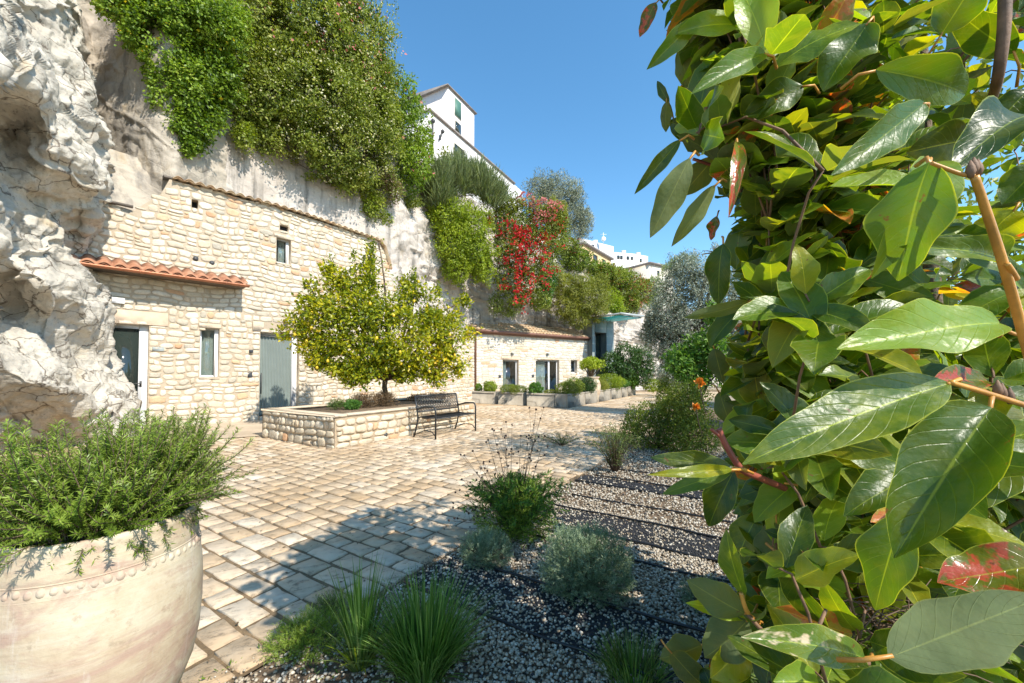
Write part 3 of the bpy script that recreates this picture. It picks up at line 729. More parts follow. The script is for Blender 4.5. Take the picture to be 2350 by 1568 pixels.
# ================================================================== MAIN STONE HOUSE
WP = [np.array(p) for p in [(-10.9, 7.43), (-8.84, 9.64), (-6.6, 12.0), (-5.04, 14.6), (-3.5, 17.2), (-1.87, 20.0)]]
WS = np.concatenate([[0], np.cumsum([np.linalg.norm(WP[i + 1] - WP[i]) for i in range(len(WP) - 1)])])
def smoothpoly(WP, WS):
    s = np.linspace(0, WS[-1], 400); x = np.interp(s, WS, [p[0] for p in WP]); y = np.interp(s, WS, [p[1] for p in WP])
    k = np.ones(41) / 41
    xp = np.pad(x, 20, 'reflect', reflect_type='odd'); yp = np.pad(y, 20, 'reflect', reflect_type='odd')
    return s, np.convolve(xp, k, 'valid'), np.convolve(yp, k, 'valid')
class Wall:
    def __init__(s, pts, smooth=True):
        pts = [np.array(p, float) for p in pts]
        ws = np.concatenate([[0], np.cumsum([np.linalg.norm(pts[i + 1] - pts[i]) for i in range(len(pts) - 1)])])
        if smooth: s.s, s.x, s.y = smoothpoly(pts, ws)
        else: s.s = ws; s.x = np.array([p[0] for p in pts]); s.y = np.array([p[1] for p in pts])
        s.L = ws[-1]
    def dirn(s, t):
        e = .05; d = np.array([np.interp(t + e, s.s, s.x) - np.interp(t - e, s.s, s.x), np.interp(t + e, s.s, s.y) - np.interp(t - e, s.s, s.y), 0]); return d / np.linalg.norm(d)
    def nrm(s, t): d = s.dirn(min(max(t, .06), s.L - .06)); return np.array([d[1], -d[0], 0])
    def pt(s, t, z, off=0.):
        return np.array([np.interp(t, s.s, s.x), np.interp(t, s.s, s.y), z]) + s.nrm(t) * off
    def sz(s, vx, vy):
        """where a line of sight meets the wall"""
        r = ray(vx, vy); k = r[0] / r[1]; t = np.linspace(0, s.L, 3000); g = np.interp(t, s.s, s.x) - k * np.interp(t, s.s, s.y)
        i = int(np.argmin(np.abs(g))); Y = np.interp(t[i], s.s, s.y); return t[i], EYE + r[2] / r[1] * Y
    def s_of(s, vx): return s.sz(vx, 800)[0]
    def z_of(s, vx, vy): return s.sz(vx, vy)[1]
    def panel(s, name, mat, parent, z0, ztop, holes, step=.18, depth=.28, back=None, t0=0., t1=None, amp=.0):
        """wall skin with real openings and their reveals"""
        t1 = s.L if t1 is None else t1
        ss = set(np.round(np.arange(t0, t1, step), 4)) | {t1}; hs = set()
        for (a, b, c, d, *_) in holes: hs |= {a, b}
        ss = sorted([x for x in ss if all(abs(x - h) > .04 for h in hs)] + list(hs))
        zs = set(np.round(np.arange(z0, max(ztop(x) for x in ss) + step, step), 4)); hz = set()
        for (a, b, c, d, *_) in holes: hz |= {c, d}
        zs = sorted([z for z in zs if all(abs(z - h) > .04 for h in hz)] + list(hz))
        v = []; uv = []; f = []; idx = {}
        def vert(i, j, off=0.):
            key = (i, j, off)
            if key not in idx:
                x = ss[i]; z = min(zs[j], ztop(x)); on = any(abs(x - h) < 1e-6 for h in hs) or any(abs(zs[j] - h) < 1e-6 for h in hz)
                dd = off
                if amp and off == 0 and not on: dd += amp * float(vnoise(np.array([[x * 3.1, z * 4.3, .5]]), 3)[0])
                idx[key] = len(v); v.append(s.pt(x, z, dd)); uv.append((x + (off * .9), z + off * .4))
            return idx[key]
        for i in range(len(ss) - 1):
            for j in range(len(zs) - 1):
                xm = (ss[i] + ss[i + 1]) / 2; zm = (zs[j] + zs[j + 1]) / 2
                if zs[j] >= min(ztop(ss[i]), ztop(ss[i + 1])) and zs[j] >= max(ztop(ss[i]), ztop(ss[i + 1])): continue
                if any(a < xm < b and c < zm < d for (a, b, c, d, *_) in holes): continue
                f.append([vert(i, j), vert(i + 1, j), vert(i + 1, j + 1), vert(i, j + 1)])
        for h in holes:
            a, b, c, d = h[:4]; dp = h[4] if len(h) > 4 else depth
            cs = [(a, c), (b, c), (b, d), (a, d)]; k = len(v)
            for (x, z) in cs: v.append(s.pt(x, z, 0)); uv.append((x, z))
            for (x, z) in cs: v.append(s.pt(x, z, -dp)); uv.append((x + dp, z + dp))
            for q in range(4): f.append([k + q, k + 4 + q, k + 4 + (q + 1) % 4, k + (q + 1) % 4])
        f = [q[::-1] for q in f] if False else f
        o = link(name, mesh(v, f, uv=uv), mat, parent); return o
    def bar(s, mb, a, b, c, d, off0, off1, bev=0.):
        """a straight piece fixed to the wall between s=a..b, z=c..d, from off0 (back) to off1 (front)"""
        p = s.pt(a, c, off0); e = s.pt(b, c, off0) - p; n = s.nrm((a + b) / 2)
        mb.box(p, e, n * (off1 - off0), Z * (d - c), bev)

def courses(w, name_mat, parent, z0, ztop, holes, hm=.165, lm=.30, proud=.026, t0=0., t1=None, seed=1, gap=.014, wob=.05, rough=.28, zmax=None):
    """laid stones: every stone a rounded cushion of its own shape, set in wandering courses"""
    rs = random.Random(seed); t1 = w.L if t1 is None else t1; v = []; f = []; tt = []
    def warp(x, z):
        return x + .022 * (math.sin(x * 3.1 + z * 2.3 + seed) + math.sin(z * 5.7 - x * 1.3)), z + wob * .5 * (math.sin(x * 1.9 + seed * 2) + math.sin(x * 3.7 - z * 1.1) + .6 * math.sin(x * 7.3 + z * 3))
    def stone(xa, xb, za, zb, ok):
        if xb - xa < .05 or zb - za < .04: return
        cx, cz = (xa + xb) / 2, (za + zb) / 2; hx_, hz_ = (xb - xa) / 2 - gap * rs.uniform(.3, .9), (zb - za) / 2 - gap * rs.uniform(.3, .9)
        n = 14; pw = rs.choice((2.6, 3.4, 5., 7., 9.)); pr = proud * rs.uniform(.45, 1.25); k0 = len(v); sk_ = rs.uniform(-.12, .12); tilt = rs.uniform(-.3, .3); tl2 = rs.uniform(-.3, .3)
        ring = []
        for q in range(n):
            a = 2 * math.pi * (q + .5) / n; c_, s_ = math.cos(a), math.sin(a)
            r = 1 / (abs(c_) ** pw + abs(s_) ** pw) ** (1 / pw) * rs.uniform(1 - rough * .45, 1.03)
            ring.append((c_ * r, s_ * r))
        for lv, (sc, dp) in enumerate(((1.0, -.03), (.97, pr * .35), (.84, pr * .86), (.5, pr * 1.05))):
            for (a_, b_) in ring:
                x = cx + hx_ * a_ * sc; z = cz + (hz_ * b_ + sk_ * hz_ * a_ * (1 if ok else 0)) * sc
                if ok: x, z = warp(x, z)
                dd = dp + (pr * (tilt * a_ + tl2 * b_) * .5 + rs.uniform(-1, 1) * pr * rough * .5 if lv > 1 else 0)
                v.append(w.pt(x, z, dd))
        for lv in range(3):
            for q in range(n): f.append([k0 + lv * n + q, k0 + lv * n + (q + 1) % n, k0 + (lv + 1) * n + (q + 1) % n, k0 + (lv + 1) * n + q])
        v.append(w.pt(*(warp(cx, cz) if ok else (cx, cz)), pr * 1.1)); c0 = len(v) - 1
        for q in range(n): f.append([k0 + 3 * n + q, k0 + 3 * n + (q + 1) % n, c0])
        tt.extend([rs.random()] * (4 * n))
    z = z0
    while z < (zmax or 9):
        h = hm * rs.uniform(.62, 1.35); za, zb = z, z + h; z = zb; x = t0
        if za > max(ztop(q) for q in np.linspace(t0, t1, 40)): break
        hs_ = [H for H in holes if H[2] < zb - .01 and H[3] > za + .01]
        while x < t1 - .02:
            L = lm * rs.uniform(.45, 1.6) * (1 if h > hm * .85 else 1.25); xb = min(x + L, t1)
            if t1 - xb < .1: xb = t1
            inside = [H for H in hs_ if H[0] - .005 <= x < H[1] - .005]
            if inside:
                H = inside[0]
                # fill above or below the opening inside this course
                if H[2] - za > .05: stone(x, min(xb, H[1]), za, H[2], False)
                if zb - H[3] > .05: stone(x, min(xb, H[1]), H[3], zb, False)
                x = min(xb, H[1]) if min(xb, H[1]) > x else H[1]; continue
            nxt = [H[0] for H in hs_ if x < H[0] < xb + .06]
            near = any(abs(x - H[1]) < .02 for H in hs_) or bool(nxt)
            if nxt: xb = min(nxt)
            near = near or any(H[0] - .15 < x and xb < H[1] + .15 for H in holes if H[2] - .15 < zb and H[3] + .15 > za)
            zt_ = ztop((x + xb) / 2)
            if za < zt_ - .03:
                if not near and h > hm * 1.05 and rs.random() < .22:
                    m = rs.uniform(.4, .6); stone(x, xb, za, za + h * m, True); stone(x, xb, za + h * m, min(zb, zt_), True)
                else: stone(x, xb, za, min(zb, zt_), not near)
            x = xb
    me = mesh(v, f, tint=tt, smooth=True)
    return link('stonework', me, name_mat, parent)

W1 = Wall(WP)
def hole(w, x0, x1, y0, y1, z0=None):
    a = w.s_of(x0); b = w.s_of(x1); zt = w.z_of((x0 + x1) / 2, y0); zb = z0 if z0 is not None else w.z_of((x0 + x1) / 2, y1)
    return [a, b, zb, zt]
house = empty('stone_house', W1.pt(3, 0), 'two storey rubble stone house built into the cliff, behind the lemon tree', 'house')
Hd1 = hole(W1, 236, 341, 744, 0, .07); Hw1 = hole(W1, 459, 503, 753, 866); Hd2 = hole(W1, 597, 686, 765, 0, .12)
Hw2 = hole(W1, 631, 664, 547, 604); Hn1 = hole(W1, 433, 448, 457, 476) + [.2]; Hn2 = hole(W1, 638, 658, 517, 529) + [.12]
ZR = 6.22
sR = W1.s_of(897); sC = W1.s_of(380)
sL = W1.s_of(205)
def wtop(x):
    if x < sC: return ZR - .25 - (sC - x) * 1.15 if x > sC - .8 else max(5.3, 0)
    if x < sR - .7: return ZR
    if x < sR: return ZR - 1.3 * ((x - sR + .7) / .7) ** 2
    if x < sR + .9: return ZR - 1.3 - 1.7 * (x - sR) / .9
    return 3.35
o = rock('rock_face', 'limestone_beige', np.array([[W1.pt(s_, z_, -.10 - .5 * max(0, z_ - 5.3)) for s_ in np.linspace(max(.1, sL - .3), sC + .45, 6)] for z_ in (4.9, 5.3, 5.7, 6.1, 6.5, 6.9)]), 60, 60, (0, 0, 0, .02, .22), 12); o['kind'] = 'structure'
wl = W1.panel('wall', 'rubble_stone_mortar', house, -.1, wtop, [Hd1, Hw1, Hd2, Hw2, Hn1, Hn2], step=.16, amp=.0)
def grow(H, s, lint): return [H[0] - s, H[1] + s, H[3], H[3] + lint]
HX = [Hd1, Hw1, Hd2, Hw2, Hn1, Hn2, grow(Hd1, .35, .34), grow(Hw1, .04, .12), grow(Hd2, .2, .3), grow(Hw2, .08, .10)]
sm_ = W1.s_of(1090)
courses(W1, 'rubble_stone', wl, -.05, wtop, HX, .158, .225, .022, t0=W1.s_of(150), seed=2, gap=.009, rough=.36)
# dark ledge band at the left of the upper wall
mb = MB(); a, z_ = W1.sz(205, 482); b, _ = W1.sz(305, 496)
W1.bar(mb, a, b, 5.28, 5.33, 0, .10); mb.build('ledge', 'lead_flash', house)
# lintels and sills
def trims(w, parent, H, lint=.22, side=.1, sill=True, mat='lintel_stone', pr=.02):
    mb = MB(); a, b, c, d = H[:4]
    w.bar(mb, a - side, b + side, d + .002, d + lint, -.05, pr, .01); mb.build('lintel', mat, parent)
    if sill:
        mb = MB(); w.bar(mb, a - .02, b + .02, c - .05, c - .002, -.2, .035, .008); mb.build('sill', 'dressed_stone', parent)
trims(W1, house, Hd1, .34, .35, False); trims(W1, house, Hw1, .12, .04, True, 'dressed_stone', .018); trims(W1, house, Hd2, .3, .2, False, 'dressed_stone', .018)
trims(W1, house, Hw2, .10, .08, True, 'dressed_stone', .018)
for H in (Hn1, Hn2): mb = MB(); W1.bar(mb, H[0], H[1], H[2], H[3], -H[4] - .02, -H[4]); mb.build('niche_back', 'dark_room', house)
pass
def window(w, parent, H, name='window', off=-.16, fr=.055, mull=None, curtain=True, cover=(0, 1), sidewide=0.):
    a, b, c, d = H[:4]; t = MB()
    w.bar(t, a, a + fr, c, d, off - .05, off, .006); w.bar(t, b - fr - sidewide, b, c, d, off - .05, off, .006)
    w.bar(t, a + fr, b - fr - sidewide, d - fr, d, off - .05, off, .006); w.bar(t, a + fr, b - fr - sidewide, c, c + fr, off - .05, off, .006)
    if mull:
        for m_ in mull: x = a + (b - a) * m_; w.bar(t, x - fr * .7, x + fr * .7, c + fr, d - fr, off - .048, off + .004, .006)
    o = t.build(name, 'white_frame', parent)
    g = MB(); w.bar(g, a + fr, b - fr - sidewide, c + fr, d - fr, off - .036, off - .026); g.build('pane', 'window_glass' if not curtain else 'clear_glass', o)
    if curtain:
        q = MB(); v = []; f = []; n = 44; x0 = a + (b - a) * cover[0] + fr; x1 = a + (b - a) * cover[1] - fr - sidewide
        for k in range(n + 1):
            x = x0 + (x1 - x0) * k / n
            for z in (c, d): v.append(w.pt(x, z, off - .12 + .022 * math.sin(k * 1.9) + .008 * math.sin(k * 4.7)))
        for k in range(n): f.append([2 * k, 2 * k + 2, 2 * k + 3, 2 * k + 1])
        q.add(v, f); q.build('curtain', 'curtain_cloth', o)
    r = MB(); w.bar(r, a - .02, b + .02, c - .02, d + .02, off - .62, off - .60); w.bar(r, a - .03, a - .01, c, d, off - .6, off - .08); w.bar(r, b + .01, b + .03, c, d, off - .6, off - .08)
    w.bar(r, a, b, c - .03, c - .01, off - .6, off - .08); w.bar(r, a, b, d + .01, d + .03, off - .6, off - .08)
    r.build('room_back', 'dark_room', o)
    return o
t = NT('clear_glass')
gl = t.n('ShaderNodeBsdfGlossy', i_Roughness=.02); tr = t.n('ShaderNodeBsdfTransparent', i_Color=(.80, .84, .82))
mx = t.n('ShaderNodeMixShader', i_0=.12); t.t.links.new(tr.outputs[0], mx.inputs[1]); t.t.links.new(gl.outputs[0], mx.inputs[2]); M['clear_glass'] = t.done(mx.outputs[0])
d1 = window(W1, house, Hd1, 'door', fr=.09, curtain=False, sidewide=.08, off=-.14)
d1['label'] = 'white framed glass door beside the rock, reflecting greenery'
mb = MB(); h0 = Hd1[1] - .12
mb.tube([W1.pt(h0, 1.1, -.14), W1.pt(h0, 1.1, -.08)], .012, 8); mb.tube([W1.pt(h0, 1.1, -.08), W1.pt(h0 - .13, 1.105, -.075)], .009, 8)
W1.bar(mb, h0 - .02, h0 + .02, 1.02, 1.16, -.14, -.13); mb.build('handle', 'dark_fitting', d1)
window(W1, house, Hw1, fr=.05, off=-.14, sidewide=.04); window(W1, house, Hw2, fr=.05, off=-.14, sidewide=.04, cover=(.2, 1))
# sage corrugated door
a, b, c, d = Hd2
mb = MB(); W1.bar(mb, a, a + .03, c, d, -.2, -.12); W1.bar(mb, b - .16, b, c, d, -.2, -.12, .005); W1.bar(mb, a + .03, b - .16, d - .10, d, -.2, -.12, .005)
dd = mb.build('door', 'white_frame', house); dd['label'] = 'grey green door of vertical folds in a white frame'
v = []; f = []; n = 90
for k in range(n + 1):
    x = a + .03 + (b - .16 - a - .03) * k / n
    for z in (c, d - .10): v.append(W1.pt(x, z, -.19 + .016 * math.sin(k * .72)))
for k in range(n): f.append([2 * k, 2 * k + 2, 2 * k + 3, 2 * k + 1])
mb = MB(); mb.add(v, f); mb.build('door_leaf', 'sage_door', dd)
mb = MB(); x = a + .07; mb.tube([W1.pt(x, .75, -.12), W1.pt(x, 1.35, -.12)], .014, 8); mb.build('handle', 'dark_fitting', dd)
mb = MB(); W1.bar(mb, a - .05, b + .05, -.1, c, -.3, .12, .01); mb.build('doorstep', 'dressed_stone', house); mb = MB(); W1.bar(mb, Hd1[0], Hd1[1] + .05, -.1, Hd1[2], -.3, .1, .01); mb.build('doorstep', 'dressed_stone', house)
# small fittings
def fit(name, label, cat, w, x0, x1, y0, y1, dep, mat, parent=None, bev=.005):
    H = hole(w, x0, x1, y0, y1); mb = MB(); w.bar(mb, H[0], H[1], H[2], H[3], .0, dep, bev)
    o = mb.build(name, mat, parent)
    if label: tag(o, label, cat)
    return o
fit('light_box', 'pale rectangular emergency light on the wall under the tiled awning', 'light', W1, 253, 283, 684, 697, .09, 'white_frame')
fit('sign_plaque', 'small grey green plaque on the stone wall right of the glass door', 'sign', W1, 349, 376, 797, 806, .03, 'grey_plaque')
fit('door_buzzer', 'black keypad on the wall left of the grey green door', 'keypad', W1, 569, 580, 855, 866, .03, 'dark_fitting')
fit('wall_spotlight', 'tiny black spotlight on the wall above the keypad', 'light', W1, 571, 580, 803, 810, .07, 'dark_fitting')
for vx, vy in ((449, 594), (486, 604)):
    s_, z_ = W1.sz(vx, vy); mb = MB(); mb.tube([W1.pt(s_, z_, -.02), W1.pt(s_, z_, .03)], .058, 14)
    mb.build('vent', 'dark_fitting', house)
def sconce(w, vx, vy, label, r=.075):
    s_, z_ = w.sz(vx, vy); t = empty('wall_lamp', w.pt(s_, z_, .0), label, 'lamp', 'half cone wall lamps above the doors')
    mb = MB(); c = w.pt(s_, z_, .10); mb.tube([c - Z * .09, c - Z * .02, c + Z * .06], [.025, .05, r], 12); mb.build('shade', 'grey_plaque', t)
    mb = MB(); w.bar(mb, s_ - .03, s_ + .03, z_ - .05, z_ + .03, 0, .06); mb.build('bracket', 'dark_fitting', t)
sconce(W1, 655, 738, 'grey cone lamp on the wall above the grey green door')
# tiles
def corrug(w, s0, s1, z0, rise, off_out, off_in, per=.22, amp=.038, th=.016, rows=1, dropf=None, zf=None):
    """barrel tiles laid up a slope: two scalloped layers with real thickness"""
    mb = MB(); n = int((s1 - s0) / per * 10)
    for r_ in range(rows):
        o0 = off_out + (off_in - off_out) * r_ / rows; o1 = off_out + (off_in - off_out) * (r_ + 1.12) / rows
        za = rise * r_ / rows + (.018 if r_ else 0); zb = rise * (r_ + 1.12) / rows
        for lay in (0, 1):
            v = []; f = []
            for k in range(n + 1):
                x = s0 + (s1 - s0) * k / n; ph = 2 * math.pi * x / per; jit = .006 * math.sin(int(x / per) * 12.9 + r_ * 3)
                hh = amp * (abs(math.cos(ph / 2)) * 2 - 1) if lay == 0 else -amp * (abs(math.sin(ph / 2)) * 2 - 1) * .6 - .012
                zz = zf(x) if zf else z0
                oo = o0 - lay * .02 + jit
                v += [w.pt(x, zz + hh + za, oo), w.pt(x, zz + hh + zb, o1), w.pt(x, zz + hh + zb - th, o1), w.pt(x, zz + hh + za - th, oo)]
            for k in range(n):
                b_ = 4 * k
                f += [[b_, b_ + 4, b_ + 5, b_ + 1], [b_ + 3, b_ + 2, b_ + 6, b_ + 7], [b_, b_ + 3, b_ + 7, b_ + 4], [b_ + 1, b_ + 5, b_ + 6, b_ + 2]]
            mb.add(v, f)
    return mb
zr = lambda x: wtop(x) + .05
o = corrug(W1, sC + .05, sR - .1, ZR + .05, .10, .16, -.35, zf=zr).build('roof_tile', 'clay_tile', house)
mb = MB(); v = []; f = []; n = 60
for k in range(n + 1):
    x = sC - .1 + (sR + .25 - sC + .1) * k / n; zz = min(ZR, wtop(min(max(x, sC), sR + .2))) + .12
    v += [W1.pt(x, zz + .02, -.15), W1.pt(x, zz + .16, -1.6), W1.pt(x, zz - .06, -1.6), W1.pt(x, zz - .05, -.15)]
for k in range(n):
    b_ = 4 * k; f += [[b_, b_ + 4, b_ + 5, b_ + 1], [b_ + 3, b_ + 2, b_ + 6, b_ + 7], [b_, b_ + 3, b_ + 7, b_ + 4]]
mb.add(v, f); mb.build('roof', 'lead_flash', house)
# awning with tiles and copper gutter
sa0 = W1.s_of(150); sa1 = W1.s_of(556); zaw = 3.98
aw = corrug(W1, sa0, sa1 - .02, zaw - .22, .24, .56, .02, per=.25, amp=.042).build('awning', 'red_tile', house)
aw['label'] = 'short red tiled awning over the glass door'
mb = MB(); W1s = sa1 + .0
n = 24; v = []; f = []
for k in range(n + 1):
    x = sa0 + (sa1 - sa0) * k / n
    for q in range(9):
        an = math.pi * (q / 8); v.append(W1.pt(x, zaw - .275 - .065 * math.sin(an), .60 - .065 * math.cos(an)))
    for q in range(9):
        an = math.pi * (1 - q / 8); v.append(W1.pt(x, zaw - .275 - .058 * math.sin(an), .60 - .058 * math.cos(an)))
for k in range(n):
    for q in range(18): b_ = 18 * k; f.append([b_ + q, b_ + (q + 1) % 18, b_ + 18 + (q + 1) % 18, b_ + 18 + q])
f += [list(range(18)), [18 * n + q for q in range(17, -1, -1)]]
mb.add(v, f); mb.build('gutter', 'copper', aw, True)
for q in (.25, .5, .75): mb = MB(); x = sa0 + (sa1 - sa0) * q + .3; W1.bar(mb, x - .015, x + .015, zaw - .35, zaw - .26, .655, .675); mb.build('bracket', 'copper', aw)
mb = MB(); W1.bar(mb, sa0, sa1 - .05, zaw - .32, zaw - .27, .02, .5); mb.build('soffit', 'bark', aw)

# ================================================================== ANNEX
W2 = Wall([(-1.87, 20.0), (4.70, 24.7)], False)
an = empty('stone_annex', W2.pt(4, 0), 'low white stone annex with a tiled roof behind the planter boxes', 'house')
HA = hole(W2, 1154, 1190, 826, 0, .02); HB = hole(W2, 1229.5, 1283, 826, 0, .02); HC = hole(W2, 1310, 1324, 827, 856)
ZE = W2.z_of(1100, 759)
wl = W2.panel('wall', 'annex_stone_mortar', an, -.1, lambda x: ZE, [HA, HB, HC], step=.3)
courses(W2, 'annex_stone', wl, -.05, lambda x: ZE - .15, [HA, HB, HC, grow(HA, .1, .2), grow(HB, .1, .1)], .15, .34, .014, seed=6, gap=.01)
for H, ll in ((HA, .2), (HB, .1)): trims(W2, an, H, ll, .1, False, 'lintel_stone' if ll == .2 else 'dressed_stone', .012)
wa = window(W2, an, HA, 'door', fr=.08, off=-.16, sidewide=.0, cover=(0, .45)); wb = window(W2, an, HB, 'door', fr=.08, off=-.16, mull=[.62], cover=(0, .55))
for w_, H in ((wb, HB),):
    mb = MB(); x = H[0] + (H[1] - H[0]) * .56; mb.tube([W2.pt(x, .75, -.15), W2.pt(x, 1.1, -.12)], .02, 6); mb.build('handle', 'dark_fitting', w_)
window(W2, an, HC, fr=.05, off=-.16, cover=(0, .5))
corrug(W2, -.05, W2.L + .05, ZE + .05, .68, .20, -1.6, per=.24, amp=.045, rows=4).build('roof', 'clay_tile', an)
mb = MB(); mb.tube([W2.pt(x, ZE - .02, .20) for x in np.linspace(.05, W2.L + .05, 8)], .075, 10); mb.build('gutter', 'brown_pipe', an, True)
mb = MB(); W2.bar(mb, 0, W2.L, ZE - .16, ZE - .03, .0, .14); mb.build('eave_board', 'brown_pipe', an)
mb = MB(); x = W2.s_of(1090); mb.tube([W2.pt(x, ZE - .05, .16), W2.pt(x, ZE - .2, .07), W2.pt(x, 0, .07)], .05, 10); mb.build('drainpipe', 'brown_pipe', an, True)
sconce(W2, 1175, 812, 'grey cone lamp over the narrow white door of the annex', .10); sconce(W2, 1256, 813, 'grey cone lamp over the wide white door of the annex', .10)
fit('wall_button', 'dark round switch beside the narrow annex door', 'switch', W2, 1144, 1149, 861, 867, .04, 'dark_fitting')
fit('wall_button', 'dark round switch beside the wide annex door', 'switch', W2, 1220, 1225, 860, 866, .04, 'dark_fitting')

# ================================================================== PORTAL with glass canopy
W3 = Wall([(4.72, 24.55), (4.72 + .815 * 2.2, 24.55 + .579 * 2.2)], False)
pt = empty('entrance_portal', W3.pt(.6, 0), 'grey framed entrance with a teal glass canopy at the end of the annex', 'entrance')
s0, s1 = 0.06, W3.s_of(1402); zt = W3.z_of(1380, 738)
so = W3.s_of(1358) ; so1 = W3.s_of(1385)
mb = MB(); W3.bar(mb, s0, so, -.1, zt, -.5, .25, .01); W3.bar(mb, so1, s1, -.1, zt, -.6, .25, .01); W3.bar(mb, so, so1, zt - .75, zt, -.5, .25, .01)
mb.build('frame', 'portal_metal', pt)
mb = MB(); W3.bar(mb, so, so1, .0, zt - .75, -.3, -.25); mb.build('door', 'window_glass', pt)
mb = MB(); xm = (so + so1) / 2; W3.bar(mb, xm - .03, xm + .03, 0, zt - .75, -.249, -.2); W3.bar(mb, so, so1, 2.1, 2.2, -.249, -.21); mb.build('door_frame', 'grey_frame', pt)
mb = MB(); mb.box(W3.pt(.15, zt + .12, -.3), W3.dirn(.3) * 2.2, W3.nrm(.3) * .06 , Z * .12); mb.box(W3.pt(.15, zt + .10, 2.3), W3.dirn(.3) * 2.2, W3.nrm(.3) * .06, Z * .12)
for k in range(3): mb.box(W3.pt(.15 + k * 1.07, zt + .1, -.24), W3.dirn(.3) * .06, W3.nrm(.3) * 2.55, Z * .1)
cn = mb.build('canopy', 'grey_frame', pt)
mb = MB()
for k in range(5): mb.box(W3.pt(.2, zt + .05, -.2 + k * .5), W3.dirn(.3) * 2.1, W3.nrm(.3) * .47, Z * .02)
mb.build('glass_panel', 'teal_glass', cn)

# ================================================================== RAISED BED
C0 = np.array([-3.19, 7.2, 0]); LU, LV, HB_ = 4.1, 2.5, .56
bed = empty('raised_bed', C0 + U * 2 + V * 1.2, 'low rubble stone planting bed around the lemon tree, behind the bench', 'raised bed')
Wb = Wall([(C0 + V * LV)[:2], C0[:2]], False); Wc = Wall([C0[:2], (C0 + U * LU)[:2]], False); Wd = Wall([(C0 + U * LU)[:2], (C0 + U * LU + V * LV)[:2]], False); We = Wall([(C0 + U * LU + V * LV)[:2], (C0 + V * LV)[:2]], False)
for k, w_ in enumerate((Wb, Wc, Wd, We)):
    o = w_.panel('wall', 'bed_stone_mortar', bed, -.03, lambda x: HB_, [], step=.12, amp=.01)
    if k < 2: courses(w_, 'bed_stone', o, -.02, lambda x: HB_, [], .16, .2, .034, seed=20 + k, gap=.008, wob=.012, rough=.4)
mb = MB(); cw = .26; ov = .025
mb.box(C0 - V * ov - U * ov + Z * HB_, U * cw, V * (LV + 2 * ov), Z * .045, .008)
mb.box(C0 - V * ov + U * (cw - ov) + Z * HB_, U * (LU - 2 * cw + 2 * ov), V * cw, Z * .045, .008)
mb.box(C0 + V * (LV - cw + ov) + U * (cw - ov) + Z * HB_, U * (LU - 2 * cw + 2 * ov), V * cw, Z * .045, .008)
mb.box(C0 - V * ov + U * (LU - cw + ov) + Z * HB_, U * cw, V * (LV + 2 * ov), Z * .045, .008)
mb.build('coping', 'dressed_stone', bed)
mb = MB(); mb.box(C0 + U * .05 + V * .05, U * (LU - .1), V * (LV - .1), Z * (HB_ - .02)); mb.build('soil', 'soil', bed)
mb = MB(); q = C0 + U * 1.15 - V * .0 + Z * .1; mb.tube([q + V * .05, q - V * .015], .045, 12); mb.build('drain_hole', 'dark_fitting', bed)

# ================================================================== BENCH
def bench():
    O = C0 + U * 1.72 - V * .24     # back left foot
    t = empty('bench', O, 'black metal garden bench with a lattice back against the stone bed', 'bench')
    A = U; Bq = -V; L = 1.36
    def q(a, b, z): return O + A * a + Bq * b + Z * z
    seat_z = .42
    for s_ in (0, L):
        mb = MB()
        mb.tube([q(s_, -.02, 0), q(s_, .05, .18), q(s_, .1, .40), q(s_, .07, .6), q(s_, .0, .87)], .017, 8); mb.build('back_leg', 'black_metal', t, True)
        mb = MB()
        mb.tube([q(s_, .60, 0), q(s_, .60, .55), q(s_, .585, .62), q(s_, .54, .655), q(s_, .3, .65), q(s_, .13, .60), q(s_, .055, .60)], .018, 8)
        mb.build('front_leg', 'black_metal', t, True)
        mb = MB(); mb.tube([q(s_, .02, .05), q(s_, .3, .16), q(s_, .5, .14), q(s_, .6, .05)], .01, 6); mb.build('side_brace', 'black_metal', t, True)
    # seat of wire slats
    mb = MB()
    for s_ in np.linspace(.03, L - .03, 30): mb.tube([q(s_, .09, seat_z + .005), q(s_, .35, seat_z - .012), q(s_, .58, seat_z + .004), q(s_, .61, seat_z - .012)], .007, 5)
    for b in (.08, .35, .6): mb.box(q(0, b - .015, seat_z - .018), A * L, Bq * .03, Z * .014)
    mb.build('seat', 'black_metal', t)
    # lattice back
    mb = MB(); z0, z1 = .53, .86
    pb = lambda s_, z: q(s_, .085 - .085 * (z - .5) / .37, z)
    for z in (z0, z1): mb.tube([pb(0, z), pb(L, z)], .017, 6)
    mb.tube([pb(.012, z0), pb(.012, z1)], .011, 6); mb.tube([pb(L - .012, z0), pb(L - .012, z1)], .011, 6)
    n = 17
    for k in range(n):
        for sg in (0, 1):
            for q_ in range(4):
                x0 = L * (k + (0 if (q_ + sg) % 2 == 0 else 1)) / n; x1 = L * (k + (1 if (q_ + sg) % 2 == 0 else 0)) / n
                za = z0 + (z1 - z0) * q_ / 4; zb = z0 + (z1 - z0) * (q_ + 1) / 4
                mb.tube([pb(x0, za), pb((x0 * .85 + x1 * .15), za * .7 + zb * .3), pb((x0 * .15 + x1 * .85), za * .3 + zb * .7), pb(x1, zb)], 0.0085, 4, False)
    mb.build('backrest', 'black_metal', t, True)
    mb = MB(); mb.tube([q(0, .3, .16), q(L / 2, .3, .13), q(L, .3, .16)], .009, 6); mb.tube([q(0, .02, .2), q(L, .02, .2)], .009, 6); mb.build('stretcher', 'black_metal', t)
bench()

